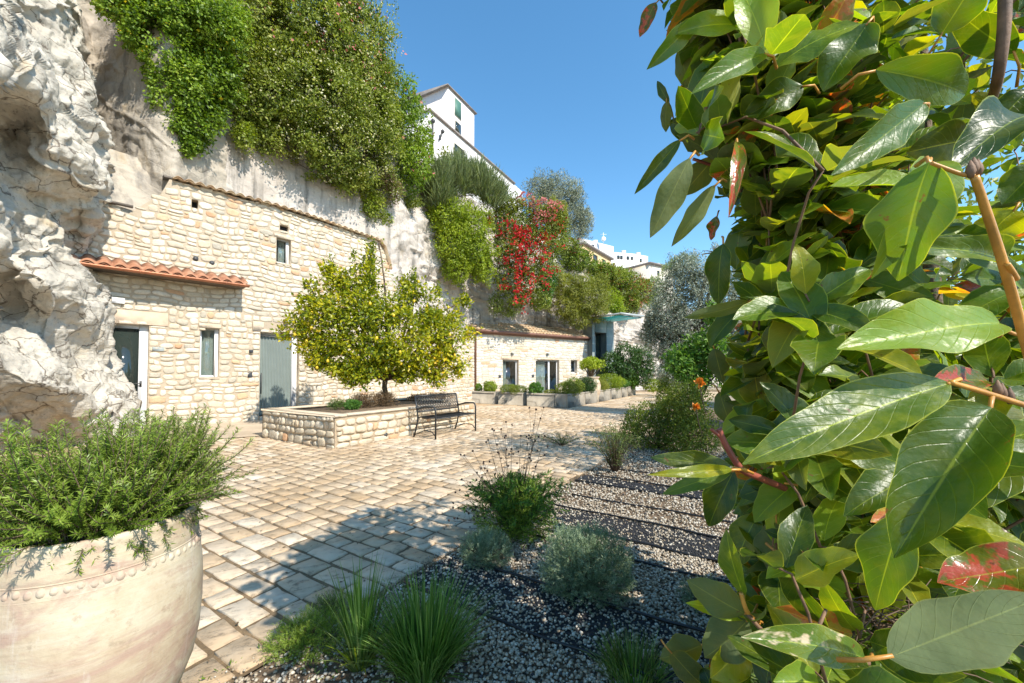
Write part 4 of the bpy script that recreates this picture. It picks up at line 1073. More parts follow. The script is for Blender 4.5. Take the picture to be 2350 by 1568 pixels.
# ================================================================== HOUSES ON THE HILL
def prism(mb, poly, z0, z1):
    n = len(poly); zt_ = z1 if hasattr(z1, '__len__') else [z1] * n
    v = [[p[0], p[1], z0] for p in poly] + [[p[0], p[1], z] for p, z in zip(poly, zt_)]
    mb.add(v, [[i, (i + 1) % n, n + (i + 1) % n, n + i] for i in range(n)] + [list(range(n, 2 * n)), list(range(n - 1, -1, -1))])
hd = np.array([.48, .877]); hn = np.array([-.877, .48])
def hx(vx, vy, Y): p = P(vx, vy, Y); return p[:2], p[2]
# long white wing
p0, zA = hx(985, 255, 30); ln = 15.6
hA = empty('white_house', (*p0, 12), 'tall white house with green shutters on top of the cliff', 'house')
mb = MB(); poly = [p0, p0 + hd * ln, p0 + hd * ln + hn * 6, p0 + hn * 6]; prism(mb, poly, 9, zA); mb.build('wing', 'white_plaster', hA)
mb = MB(); prism(mb, [p0 - hd * .1 - hn * .15, p0 + hd * (ln * .88) - hn * .15, p0 + hd * (ln * .88) + hn * 6, p0 - hd * .1 + hn * 6], zA + .01, zA + .16); mb.build('wing_roof', 'roof_grey', hA)
p1, zB = hx(1027, 200, 33); ln1 = 4.0
mb = MB(); prism(mb, [p1, p1 + hd * ln1, p1 + hd * ln1 + hn * 7, p1 + hn * 7], 14, [zB, zB, zB + .7, zB + .7]); mb.build('tower', 'pink_plaster', hA)
mb = MB(); prism(mb, [p1 - hn * .03 + hd * .03, p1 + hd * (ln1 - .03) - hn * .03, p1 + hd * (ln1 - .03) - hn * .002, p1 + hd * .03 - hn * .002], 14, zB - .01); mb.build('tower_front', 'white_plaster', hA)
mb = MB(); prism(mb, [p1 - hn * .2 - hd * .2, p1 + hd * (ln1 + .2) - hn * .2, p1 + hd * (ln1 + .2) + hn * 7, p1 - hd * .2 + hn * 7], zB + .02, [zB + .12, zB + .12, zB + .84, zB + .84]); mb.build('tower_roof', 'roof_grey', hA)
Wt = Wall([p1, p1 + hd * ln1], False)
def hill_win(w, par, x0, x1, y0, y1, mat, name='shutter', frame=True, dep=.06):
    H = hole(w, x0, x1, y0, y1)
    if frame:
        mb = MB(); w.bar(mb, H[0] - .08, H[1] + .08, H[2] - .1, H[3] + .08, .02, dep * .7); o = mb.build('window', 'cream_plaster', par)
    else: o = par
    mb = MB(); w.bar(mb, H[0], H[1], H[2], H[3], .02, dep); mb.build(name, mat, o)
hill_win(Wt, hA, 1041, 1055, 229, 268, 'green_shutter'); hill_win(Wt, hA, 1042, 1055, 281, 303, 'window_glass', 'pane')
Ww = Wall([p0, p0 + hd * ln], False)
for a_, b_, c_, d_ in ((1040, 1062, 336, 362), (1142, 1150, 420, 440)): hill_win(Ww, hA, a_, b_, c_, d_, 'window_glass', 'pane')
mb = MB(); s_, z_ = Ww.sz(991, 282); mb.tube([Ww.pt(s_, z_ + .1, .1), Ww.pt(s_, z_ - 2.4, .1)], .07, 6); mb.blob(Ww.pt(s_, z_ + .1, .12), .18); mb.build('drainpipe', 'dark_fitting', hA)
mb = MB(); s_, z_ = Ww.sz(1008, 312); mb.tube([Ww.pt(s_, z_ + .2, .3), Ww.pt(s_ - .1, z_ - .4, .1)], .08, 6); mb.blob(Ww.pt(s_, z_ + .25, .35), .16); mb.build('wall_light', 'dark_fitting', hA)
def farhouse(name, label, vx0, vx1, vyt, Y, mat, roof=None, wins=(), depth=8, zb=4, tilt=0., name2='house'):
    a = P(vx0, vyt, Y); b = P(vx1, vyt, Y * (1 + tilt)); b[2] = a[2]
    t = empty(name, (a[0], a[1], zb), label, 'house', 'distant houses on the ridge')
    d = (b - a)[:2]; L = np.linalg.norm(d); d /= L; n = np.array([-d[1], d[0]])
    mb = MB(); prism(mb, [a[:2], b[:2], b[:2] + n * depth, a[:2] + n * depth], zb, a[2]); mb.build('wall', mat, t)
    if roof:
        mb = MB(); prism(mb, [a[:2] - d * .3 - n * .4, b[:2] + d * .3 - n * .4, b[:2] + d * .3 + n * (depth + .3), a[:2] - d * .3 + n * (depth + .3)], a[2] + .01, [a[2] + .3, a[2] + .3, a[2] + .5, a[2] + .5]); mb.build('roof', roof, t)
    ww = Wall([a[:2], b[:2]], False)
    for (x0, x1, y0, y1) in wins:
        H = hole(ww, x0, x1, y0, y1); dz = max(0, H[3] - (a[2] - .7)); H[2] -= dz; H[3] -= dz; mb = MB(); ww.bar(mb, *H, .02, .12); mb.build('window', 'window_glass', t)
    mb = MB(); q = a[:2] + d * L * .6 + n * 2; mb.box([q[0], q[1], a[2] - .1], [.9, 0, 0], [0, .9, 0], [0, 0, 1.3]); mb.build('chimney', mat, t)
    return t, ww
farhouse('ridge_house', 'ochre house with a balcony row on the ridge, right of the grey olive tree', 1338, 1402, 560, 60, 'ochre_plaster', 'roof_grey', [(1343, 1351, 575, 592), (1362, 1371, 578, 594), (1383, 1390, 582, 594)], tilt=.145)
farhouse('ridge_house', 'white house with a parapet behind the ochre ridge house', 1330, 1408, 546, 76, 'white_plaster', None, [(1360, 1364, 552, 557)], tilt=.07)
farhouse('ridge_house', 'white terraced house with a flat roof at the middle of the ridge', 1402, 1462, 578, 85, 'white_plaster', None, [(1418, 1423, 583, 590), (1425, 1430, 583, 590), (1440, 1445, 585, 592), (1450, 1454, 585, 592)], tilt=.02)
farhouse('ridge_house', 'pale pink tall house at the end of the ridge', 1458, 1487, 583, 88, 'cream_plaster', None, [(1470, 1474, 595, 602)], tilt=.02)
farhouse('ridge_house', 'grey roofed old stone house low on the ridge, left of the silver olive', 1490, 1545, 606, 70, 'cream_plaster', 'roof_grey', [(1510, 1514, 622, 632)], tilt=.05)
mb = MB(); c = P(1385, 552, 78); mb.tube([c - Z * 1, c + Z * 1.6], .05, 5); mb.tube([c + Z * 1.2 - np.array([.6, 0, 0]), c + Z * 1.2 + np.array([.6, 0, 0])], .04, 5); mb.blob(c + Z * .3, (.5, .2, .5)); o = mb.build('antenna', 'white_frame'); tag(o, 'white antenna and dish on the parapet of the distant white house', 'antenna')
# hill behind the cliff
rows = []
for q, (yy, zz) in enumerate([(0, 0), (1, 2.), (2, 4.), (3, 5.), (4, 5.5)]):
    r = []
    for vx, Y, zt_ in [(200, 16, 13), (600, 17, 13), (850, 18, 12), (950, 20, 10), (1060, 24, 9.5), (1200, 28, 9.5), (1300, 31, 9.5), (1400, 34, 8), (1480, 40, 7), (1560, 46, 5.5), (1700, 55, 4), (1900, 60, 3)]:
        y2 = Y + yy * 14; r.append(np.array([(vx - 1175) / F * y2, y2, zt_ - (.8 if vx < 1250 else 2.6) + zz * (.6 if vx < 1250 else .12)]))
    rows.append(r)
o = rock('hill', 'limestone_cliff', np.array(rows), 40, 80, (.5, .2, .1, .0), 8); o['kind'] = 'structure'
# ================================================================== VEGETATION ON THE CLIFF
def clifffol(name, label, cat, blobs, specs, group=None):
    """specs: (part, material, count, leaf length, kwargs)"""
    c = blobs[0][0]; t = empty(name, c, label, cat, group)
    mb = MB()
    for b in blobs:
        e = [b[0] + np.array([random.uniform(-1, 1), random.uniform(-.6, 1), random.uniform(-1, 1)]) * b[1] * .75 for _ in range(5)]
        twigs(mb, b[0] + np.array([0, b[1][1] * .9, b[1][2] * .4]), e, .035, .008, 4)
    pp = [b[0] + np.array([0, b[1][1] * .9, b[1][2] * .4]) for b in blobs]
    for a_, b_ in zip(pp[:-1], pp[1:]): mb.tube([a_, (a_ + b_) / 2 + np.array([0, .25, .05]), b_], .011, 4)
    mb.build('branch', 'dark_bark', t)
    for (pn, m, n, ln, kw) in specs: foliage(pn, m, t, kw.pop('blobs', blobs), n, ln, **kw)
    return t
def B_shift(b, dy, thin=.8):
    c, r = b; k = (c[1] + dy) / c[1]; c2 = np.array([c[0] * k, c[1] + dy, EYE + (c[2] - EYE) * k]); return (c2, r * np.array([k, thin, k]))
iv = [B(300, -20, 9.9, 80, 50, 50), B(290, 20, 9.9, 55, 40, 40), B(350, 60, 10.0, 62, 62, 45), B(400, 20, 10.1, 90, 60, 50), B(470, 40, 10.5, 80, 70, 50), B(385, 130, 10.2, 48, 62, 38), B(430, 190, 10.5, 52, 70, 40),
      B(480, 150, 10.9, 62, 85, 45), B(505, 190, 11.2, 42, 62, 40), B(425, 260, 10.6, 34, 50, 30), B(455, 295, 10.8, 34, 46, 28), B(490, 255, 11.1, 30, 40, 28), B(438, 325, 10.8, 20, 28, 20)]
iv = [B_shift(b, -.12, 1.) for b in iv] + [B(262, 10, 9.9, 40, 30, 26), B(318, 78, 9.9, 38, 34, 26), B(350, 120, 10.0, 30, 44, 24), B(370, 200, 10.1, 26, 50, 24), B(405, 280, 10.3, 24, 44, 20), B(432, 335, 10.5, 18, 26, 16), B(520, 60, 10.9, 50, 80, 30)]
clifffol('hanging_ivy', 'mid green leafy ivy hanging down the cliff at upper left', 'climbing plant', iv,
         [('foliage', 'ivy_leaf', 52000, .085, dict(ar=.6, lump=.55, droop=.5, freq=3.4, tb=.5, tv=.75, shell=.4, cav=.16, cs=.55)), ('blossom', 'yellow_flower', 70, .09, dict(ar=.9, shell=.95, lump=.42))])
fl = [B(600, 30, 11.6, 90, 90, 70), B(570, 140, 11.5, 55, 80, 50), B(620, 210, 11.7, 75, 90, 60), B(560, 250, 11.5, 38, 60, 40), B(690, 40, 11.9, 100, 110, 80), B(700, 190, 11.9, 80, 90, 60), B(770, 110, 12.4, 90, 110, 80),
      B(840, 100, 13.2, 68, 100, 70), B(770, 230, 12.4, 90, 90, 65), B(850, 230, 13.6, 58, 100, 60), B(680, 300, 12.2, 85, 60, 50), B(770, 340, 12.9, 80, 60, 50), B(850, 350, 13.9, 62, 60, 45), B(745, 385, 13, 42, 34, 30),
      B(600, 290, 11.9, 50, 45, 35), B(790, 10, 12.4, 60, 70, 60), B(880, 180, 14.4, 36, 70, 40), B(895, 290, 14.6, 32, 60, 40), B(820, 400, 14, 50, 30, 30), B(840, 445, 14.6, 34, 42, 25), B(875, 470, 15.2, 22, 30, 20), B(870, 400, 14.8, 36, 40, 30)]
fl = [B_shift(b, .6, .75) for b in fl] + [B(640, 325, 12.6, 60, 34, 28), B(720, 375, 13.4, 50, 34, 26), B(800, 410, 14.3, 46, 34, 26), B(850, 470, 15.2, 30, 36, 20), B(880, 500, 15.7, 20, 20, 14), B(560, 310, 11.9, 26, 34, 18)]
clifffol('flowering_shrub', 'huge shrub with small cream flowers spilling over the cliff above the stone house', 'shrub', fl,
         [('foliage', 'shrub_leaf', 118000, .09, dict(ar=.55, lump=.6, freq=3.4, tb=.5, tv=.75, droop=.15, shell=.4, cav=.30, cs=.65)), ('blossom', 'cream_flower', 4200, .06, dict(ar=.9, shell=.93, lump=.5, freq=2.4, blobs=fl[2:3] + fl[5:16])),
          ('blossom', 'pink_flower', 420, .09, dict(ar=.9, shell=.95, lump=.5, freq=2.4, blobs=[fl[4], fl[6], fl[7], fl[15]])), ('foliage', 'bright_leaf', 1500, .08, dict(ar=.5, shell=.4, blobs=fl[-3:]))])
clifffol('cliff_shrub', 'tall mid green shrub on the cliff edge beside the white house', 'shrub', [B(930, 230, 15.6, 34, 60, 30), B(945, 300, 15.8, 40, 70, 35), B(955, 370, 16.2, 40, 55, 35), B(940, 420, 16.4, 34, 34, 25), B(975, 330, 16.5, 22, 40, 20)],
         [('foliage', 'ivy_leaf', 8500, .11, dict(ar=.5, lump=.5, tb=.55)), ('blossom', 'pink_flower', 40, .14, dict(ar=.9, shell=.95))])
# broom: long upright wisps
def broom(label, blobs, n, mat='broom_leaf', ln=.42, ar=.04, up=.9):
    t = empty('broom_bush', blobs[0][0], label, 'shrub')
    mb = MB(); twigs(mb, blobs[0][0] - Z * blobs[0][1][2], [b[0] for b in blobs], .03, .008, 4); mb.build('branch', 'dark_bark', t)
    p, dr, lum = cloud(blobs, n, .2, .3, 2, 3)
    d = dr * .5 + unit(n) * .35 + np.array([0, 0, up]); leaves('foliage', mat, t, p, d, unit(n), ln * (.5 + rng.random(n)), ar)
    return t
broom('wispy grey green broom bush on the cliff edge below the white wing', [B(1010, 420, 17.8, 36, 50, 30), B(1050, 410, 18.2, 45, 50, 30), B(1095, 420, 18.6, 45, 40, 30), B(1130, 450, 19, 34, 34, 25), B(1010, 460, 18, 34, 30, 25)], 15000)
clifffol('cliff_shrub', 'thin leafy shrub reaching up in front of the white wing', 'shrub', [B(1022, 370, 18.4, 16, 34, 14), B(1050, 385, 18.6, 26, 20, 14), B(1085, 392, 18.8, 26, 18, 14)], [('foliage', 'olivegreen_leaf', 900, .13, dict(ar=.5, lump=.5, shell=.1))])
clifffol('cliff_shrub', 'bright yellow green bush in the middle of the cliff, left of the red bougainvillea', 'shrub',
         [B(1030, 500, 18.2, 50, 40, 35), B(1080, 520, 18.6, 52, 52, 40), B(1040, 560, 18.4, 42, 52, 35), B(1085, 580, 18.8, 46, 50, 35), B(1050, 618, 18.6, 30, 34, 25), B(1105, 610, 19, 28, 40, 25), B(1005, 478, 18.2, 24, 22, 20)],
         [('foliage', 'bright_leaf', 32000, .11, dict(ar=.4, lump=.5, freq=3.4, droop=.2, tb=.5, tv=.7, cav=.28, cs=.55))])
bg_ = [B(1150, 480, 19.8, 38, 36, 30), B(1200, 500, 20.2, 52, 50, 35), B(1260, 510, 20.8, 46, 50, 35), B(1160, 550, 19.8, 36, 50, 30), B(1215, 580, 20.2, 58, 60, 40), B(1275, 560, 21, 30, 50, 30), B(1165, 620, 19.9, 34, 50, 30), B(1215, 650, 20.2, 44, 44, 30), B(1185, 685, 20.1, 32, 28, 22), B(1240, 690, 20.6, 26, 24, 20)]
clifffol('bougainvillea', 'bougainvillea covered in crimson bracts trailing down the cliff', 'climbing plant', bg_,
         [('foliage', 'shrub_leaf', 30000, .11, dict(ar=.5, lump=.6, tb=.38, tv=.7, droop=.3, cav=.2, cs=.5)),
          ('blossom', 'red_flower', 3300, .11, dict(ar=.8, lump=.7, shell=.75, cav=.72, cs=.32, blobs=[B(1215, 600, 19.4, 50, 90, 18), B(1175, 560, 19.2, 40, 60, 14), B(1260, 540, 20, 36, 50, 14), B(1122, 498, 19.2, 10, 26, 10), B(1200, 610, 19.2, 14, 22, 12), B(1250, 545, 19.9, 16, 14, 12), B(1215, 545, 19.6, 18, 26, 12), B(1180, 530, 19.3, 10, 12, 8), B(1190, 660, 19.2, 34, 20, 14), B(1205, 690, 19.3, 26, 20, 12), B(1172, 655, 19.1, 16, 12, 8), B(1230, 575, 19.8, 12, 26, 10), B(1240, 600, 19.8, 8, 24, 8), B(1160, 600, 19.2, 7, 10, 6), B(1150, 560, 19.2, 7, 8, 6)])),
          ('blossom', 'pink_flower', 620, .12, dict(ar=.8, shell=.9, blobs=[B(1250, 475, 20, 34, 14, 14), B(1205, 458, 19.8, 22, 12, 10), B(1240, 500, 20, 26, 12, 12)])),
          ('foliage', 'olivegreen_leaf', 3500, .12, dict(ar=.4, shell=.8, blobs=[B(1275, 500, 20.6, 26, 40, 20), B(1160, 470, 19.5, 30, 18, 16)]))])
# olive on the ridge
def tree(name, label, cat, base, fork, blobs, r0, fspec, bark='bark', group=None, extra=None, sub=6, r1=.25):
    t = empty(name, base, label, cat, group); base = np.asarray(base, float)
    mb = MB(); fk = np.asarray(fork, float)
    L = np.linalg.norm(fk - base); pts = [base - Z * .05, base + Z * .04 * L, base + (fk - base) * .35 + np.array([.03, 0, 0]) * L, base + (fk - base) * .7 - np.array([.03, .02, 0]) * L, fk]
    mb.tube(pts, [r0 * 1.45, r0 * 1.1, r0 * .92, r0 * .85, r0 * .9], 10); mb.build('trunk', bark, t, True)
    mb = MB(); 
    for b in blobs: twigs(mb, fk, [b[0]], r0 * .55, r0 * .16, 6, .10, 7)
    for b in blobs: twigs(mb, b[0], [b[0] + unit(1)[0] * b[1] * .85 for _ in range(sub)], r0 * .16, r0 * .04, 4, .1, 4)
    mb.build('limb', bark, t, True)
    for (pn, m, n, ln, kw) in fspec: foliage(pn, m, t, kw.pop('blobs', blobs), n, ln, **kw)
    if extra: extra(t)
    return t
tree('olive_tree', 'grey feathery olive tree standing on the cliff top against the sky', 'tree', P(1300, 560, 27), P(1290, 520, 27),
     [B(1240, 430, 26.5, 36, 30, 26), B(1280, 440, 27, 40, 40, 30), B(1320, 450, 27, 24, 36, 22), B(1250, 470, 26.5, 40, 34, 26), B(1300, 490, 27, 40, 36, 28), B(1340, 500, 27, 24, 30, 20), B(1330, 530, 27, 28, 30, 20), B(1285, 520, 26.5, 34, 30, 22)],
     .16, [('foliage', 'olive_leaf', 30000, .15, dict(ar=.22, lump=.5, tb=.32, up=.5, shell=.3))])
clifffol('cliff_shrub', 'large feathery yellow green shrub hanging above the tiled roof', 'shrub',
         [B(1310, 660, 23.2, 46, 34, 30), B(1345, 685, 23.8, 50, 44, 34), B(1300, 700, 23.2, 36, 34, 26), B(1330, 725, 23.6, 30, 24, 20), B(1375, 660, 24.4, 26, 26, 20), B(1270, 640, 22.6, 26, 30, 20), B(1375, 715, 24.2, 22, 24, 16)],
         [('foliage', 'olivegreen_leaf', 32000, .15, dict(ar=.2, tv=.7, cav=.2, cs=.5, lump=.5, droop=.5, freq=3, tb=.5))])
clifffol('cliff_shrub', 'small bright green bush under the red bougainvillea', 'shrub', [B(1255, 640, 21.2, 20, 34, 18), B(1250, 680, 21.2, 18, 28, 14)], [('foliage', 'fresh_leaf', 3000, .12, dict(ar=.4, lump=.4))])
clifffol('cliff_shrub', 'yellow green bush just above the glass canopy', 'shrub', [B(1400, 690, 25, 24, 24, 18), B(1415, 705, 25.2, 18, 20, 14)], [('foliage', 'bright_leaf', 3500, .13, dict(ar=.35, lump=.4))])
mx_ = [B(1325, 598, 25.5, 34, 26, 26), B(1370, 625, 26.5, 40, 24, 26), B(1410, 640, 27.5, 38, 22, 26), B(1380, 640, 26.5, 46, 30, 26), B(1430, 660, 28, 44, 36, 26), B(1465, 670, 29, 28, 36, 22), B(1440, 700, 28, 30, 26, 20), B(1312, 570, 25, 18, 20, 18), B(1475, 655, 29.5, 22, 14, 18)]
clifffol('cliff_shrub', 'broad mixed green thicket with rusty red tips right along the cliff edge', 'shrub', mx_,
         [('foliage', 'shrub_leaf', 30000, .15, dict(ar=.4, lump=.5, tb=.45, tv=.7, cav=.25, cs=.7)), ('foliage', 'rust_leaf', 1700, .15, dict(ar=.5, shell=.85, lump=.5, blobs=mx_[3:])), ('foliage', 'ivy_leaf', 3000, .14, dict(ar=.5, blobs=mx_[:3]))])
clifffol('cliff_shrub', 'dull grey green bush under the grey roofed ridge house', 'shrub', [B(1500, 665, 32, 26, 30, 20), B(1490, 700, 31, 22, 30, 18)], [('foliage', 'broom_leaf', 3500, .2, dict(ar=.3, lump=.4))])
clifffol('cliff_shrub', 'fuzzy bush on the skyline behind the silver olive', 'shrub', [B(1570, 605, 40, 36, 18, 20), B(1540, 620, 40, 24, 16, 16)], [('foliage', 'broom_leaf', 2500, .3, dict(ar=.12, lump=.4, up=1.))])
for lab, vx, vy, Y, rr in (('tiny green tuft growing from a crack right of the stone roof edge', 1180, 480, 18, 0), ):
    pass
clifffol('rock_plant', 'small dry tuft hanging on the bare rock below the big flowering shrub', 'plant', [B(905, 440, 15.4, 22, 30, 14), B(890, 410, 15.2, 20, 24, 14)], [('foliage', 'dead_leaf', 900, .1, dict(ar=.3, shell=.2, droop=.4)), ('foliage', 'shrub_leaf', 900, .1, dict(ar=.3, shell=.3))])
clifffol('rock_plant', 'small green tuft on the bare grey rock left of the bright bush', 'plant', [B(945, 466, 16.6, 26, 14, 12)], [('foliage', 'shrub_leaf', 900, .1, dict(ar=.3, shell=.2))])
clifffol('climbing_plant', 'dark trailing stems below the crimson bougainvillea above the tiled roof', 'climbing plant', [B(1140, 695, 19.9, 22, 30, 14), B(1170, 715, 20.2, 24, 16, 12)], [('foliage', 'shrub_leaf', 2200, .1, dict(ar=.35, shell=.2, droop=.6, tb=.3))])

# ================================================================== LEMON TREE
lb = [(840, 640, 9.7, 44, 46), (852, 590, 9.8, 20, 36), (775, 645, 9.6, 44, 30), (755, 620, 9.6, 22, 22), (800, 665, 9.7, 44, 30), (720, 700, 9.5, 42, 34), (690, 745, 9.5, 36, 28), (760, 720, 9.3, 60, 50), (830, 720, 9.4, 60, 60), (900, 720, 9.6, 60, 56), (950, 690, 10.1, 44, 44), (985, 720, 10.2, 44, 44),
      (1030, 720, 10.4, 36, 40), (1000, 770, 10.1, 60, 52), (930, 790, 9.6, 60, 44), (850, 790, 9.3, 60, 44), (770, 790, 9.3, 56, 46), (715, 780, 9.4, 40, 36), (740, 820, 9.4, 40, 30), (1010, 820, 10.2, 44, 34), (1040, 800, 10.4, 34, 32), (900, 815, 9.5, 42, 30), (980, 850, 10.2, 30, 24),
      (820, 855, 9.3, 24, 30), (1078, 765, 10.6, 24, 16), (935, 655, 10.2, 20, 26), (1065, 690, 10.6, 16, 16), (825, 850, 9.3, 40, 30), (870, 845, 9.5, 30, 24), (945, 835, 9.8, 40, 28), (790, 845, 9.3, 26, 22), (1050, 845, 10.4, 24, 24), (803, 868, 9.3, 22, 22), (1000, 868, 10.2, 28, 24), (940, 855, 9.8, 28, 22), (730, 835, 9.4, 24, 18), (836, 872, 9.5, 20, 18), (918, 866, 9.8, 20, 16), (770, 850, 9.3, 26, 20), (650, 765, 9.4, 16, 16), (870, 560, 9.9, 9, 18), (710, 655, 9.5, 14, 12)]
lb = [B(*b) for b in lb]
lbase = P(885, 922, 10.3); lbase[2] = HB_ - .03
def lemons(t):
    rs = random.Random(5)
    for i in range(46):
        b = lb[rs.randrange(5, 23)]; d = unit(1)[0]; d[1] = -abs(d[1]); c = b[0] + d * b[1] * 1.02
        mb = MB(); mb.blob(c, (.033, .033, .044), 8, 6); mb.build('lemon', 'fruit_yellow', t, True)
lem = tree('lemon_tree', 'lemon tree with yellow green leaves and yellow fruit growing in the raised stone bed', 'tree', lbase, P(884, 872, 10.25), lb, .075,
     [('foliage', 'lemon_leaf', 32000, .092, dict(ar=.55, lump=.65, tb=.52, tv=.75, shell=.15, droop=.25, freq=3.2, cav=.30, cs=.34))], bark='bark', extra=lemons, sub=8)
# upright shoots
p, dr, lum = cloud([B(852, 580, 9.8, 12, 40), B(810, 590, 9.7, 6, 22), B(950, 640, 10.2, 8, 30), B(1005, 670, 10.3, 10, 26), B(760, 610, 9.6, 8, 26), B(1068, 690, 10.6, 8, 20)], 700, 0, .2)
leaves('foliage', 'lemon_leaf', lem, p, unit(700) + np.array([0, 0, .8]), unit(700), .085, .5, rng.random(700) * .6)
# under the tree
def onbed(vx, vy): return G(vx, vy, HB_)
c = onbed(810, 938); shrub('bed_plant', 'small bright green cushion plant at the front of the raised bed', 'plant', c, [(c + Z * .08, np.array([.17, .13, .11]))], ('fresh_leaf', 2200, .035, dict(ar=.5, lump=.3, up=.6)), r0=.006)
c = onbed(850, 935); shrub('bed_plant', 'dry brownish tussock at the foot of the lemon tree', 'plant', c + V * .25, [(c + Z * .12 + V * .25, np.array([.32, .22, .16])), (c + Z * .13 + U * .5 + V * .1, np.array([.28, .2, .18]))], ('dead_leaf', 3200, .08, dict(ar=.12, lump=.3, up=.9, shell=.2)), stem='dry_stem', r0=.006)
c = onbed(960, 918); shrub('bed_plant', 'low reddish brown ground cover right of the lemon trunk', 'plant', c, [(c + Z * .06 + U * q, np.array([.3, .25, .10])) for q in (0, .5, 1.)], ('dead_leaf', 3000, .05, dict(ar=.4, lump=.4, shell=.1)), stem='dry_stem', r0=.006)
c = onbed(775, 938); shrub('bed_plant', 'grey green wiry plant left of the bright cushion plant in the raised bed', 'plant', c, [(c + Z * .08, np.array([.2, .2, .12]))], ('weed_leaf', 900, .06, dict(ar=.15, lump=.3, up=.9, shell=.1)), r0=.006)

# ================================================================== STONE PLANTER BOXES
PC = G(1303, 937)          # corner on the paving
def planter(o, e1, L, label, wdt=.55, h=.53):
    t = empty('planter_box', o, label, 'planter', 'concrete planter boxes along the annex')
    o = np.asarray(o, float); e2 = np.array([-e1[1], e1[0], 0]); th = .05
    mb = MB(); s_ = .03
    for (a, b, la, lb_) in ((0, 0, L, th), (0, wdt - th, L, th), (0, th, th, wdt - 2 * th), (L - th, th, th, wdt - 2 * th)):
        mb.box(o + e1 * a + e2 * b, e1 * la, e2 * lb_, Z * h, .008)
    mb.box(o + e1 * -.012 - e2 * .012 + Z * (h - .06), e1 * (L + .024), e2 * .014, Z * .055, .004)
    mb.build('box', 'concrete', t)
    mb = MB(); mb.box(o + e1 * th + e2 * th, e1 * (L - 2 * th), e2 * (wdt - 2 * th), Z * (h - .05)); mb.build('soil', 'soil', t)
    return o + e1 * L / 2 + e2 * wdt / 2 + Z * (h - .05), e1, e2
def bushes(label, specs, mat, ln=.05, n=3000, ar=.4, **kw):
    blobs = [(c, np.array(r)) for c, r in specs]
    base = np.array(specs[0][0]) - Z * specs[0][1][2]
    return shrub('planter_shrub', label, 'shrub', base, blobs, (mat, n, ln, dict(ar=ar, lump=.25, up=.4, **kw)), r0=.015)
mV = -V; lab = ['grey planter box at the left end of the row, beside the brown drainpipe', 'grey planter box, second from the left end, with one wide mound', 'grey planter box in front of the wide white annex door', 'grey planter box at the corner of the two rows']
x = 0; boxes = []
for k, (L, gap) in enumerate([(1.18, .2), (1.18, .2), (1.2, .03), ]):
    boxes.append((L, gap))
tot = 1.18 * 2 + 1.2 + .43 + .55
o = PC + V * tot
for k, (L, gap) in enumerate(boxes):
    c, e1, e2 = planter(o, mV, L, lab[k])
    if k == 0:
        bushes('small upright sprig at the left end of the first planter box', [(c - e1 * .42 + Z * .16, (.13, .13, .2))], 'ivy_leaf', .06, 900)
        bushes('round bright green ball bush in the first planter box', [(c + e1 * .18 + Z * .22, (.29, .27, .25))], 'bright_leaf', .045, 4500)
    if k == 1: bushes('wide low grey green mound filling the second planter box', [(c - e1 * .2 + Z * .14, (.42, .3, .22)), (c + e1 * .25 + Z * .12, (.40, .3, .2))], 'shrub_leaf', .055, 5000, .3)
    if k == 2:
        bushes('bushy mid green shrub at the left of the third planter box', [(c - e1 * .36 + Z * .18, (.26, .26, .25))], 'fresh_leaf', .08, 1500, .5)
        bushes('sparse low sprigs at the right of the third planter box', [(c + e1 * .35 + Z * .08, (.3, .2, .1))], 'olivegreen_leaf', .06, 500, .3)
    o = o + mV * (L + gap)
c, e1, e2 = planter(PC, U, 1.72, lab[3])
bushes('loose olive green shrub in the corner planter box', [(c - e1 * .35 + Z * .2, (.42, .36, .28)), (c + e1 * .25 + Z * .26, (.42, .36, .34))], 'shrub_leaf', .07, 5000, .3)
o = PC + U * 1.8
R_ = [('grey planter box just behind the corner box, shaded side facing the path', 1.5), ('sunlit planter box with a shadow across its left end, third along the path', 1.65), ('sunlit planter box, fourth along the path', 1.6), ('sunlit short planter box, fifth along the path', 1.0), ('sunlit planter box at the far end of the path row', 1.6)]
for k, (l_, L) in enumerate(R_):
    c, e1, e2 = planter(o, U, L, l_)
    if k == 0: bushes('dark green round bush behind the corner planter, growing above the second path box', [(c + Z * .28, (.5, .42, .34)), (c - e1 * .3 + Z * .2, (.3, .3, .25))], 'dark_leaf', .06, 5500, .4)
    if k == 1: bushes('yellow green soft bush in the third box along the path', [(c - e1 * .2 + Z * .24, (.5, .4, .3)), (c + e1 * .5 + Z * .2, (.3, .3, .26))], 'olivegreen_leaf', .06, 5000, .25)
    if k == 2: bushes('large domed yellow green bush in the fourth box along the path', [(c + Z * .36, (.75, .5, .42)), (c + e1 * .5 + Z * .25, (.4, .4, .3))], 'bright_leaf', .06, 7000, .25)
    if k == 3: bushes('small blue green bush in the fifth box along the path', [(c + Z * .24, (.5, .4, .3))], 'fresh_leaf', .07, 2500, .3)
    if k == 4: bushes('bright lime green leafy bush in the last box along the path', [(c + Z * .42, (.7, .55, .5))], 'fresh_leaf', .12, 3500, .5, tb=.8)
    o = o + U * (L + .17)

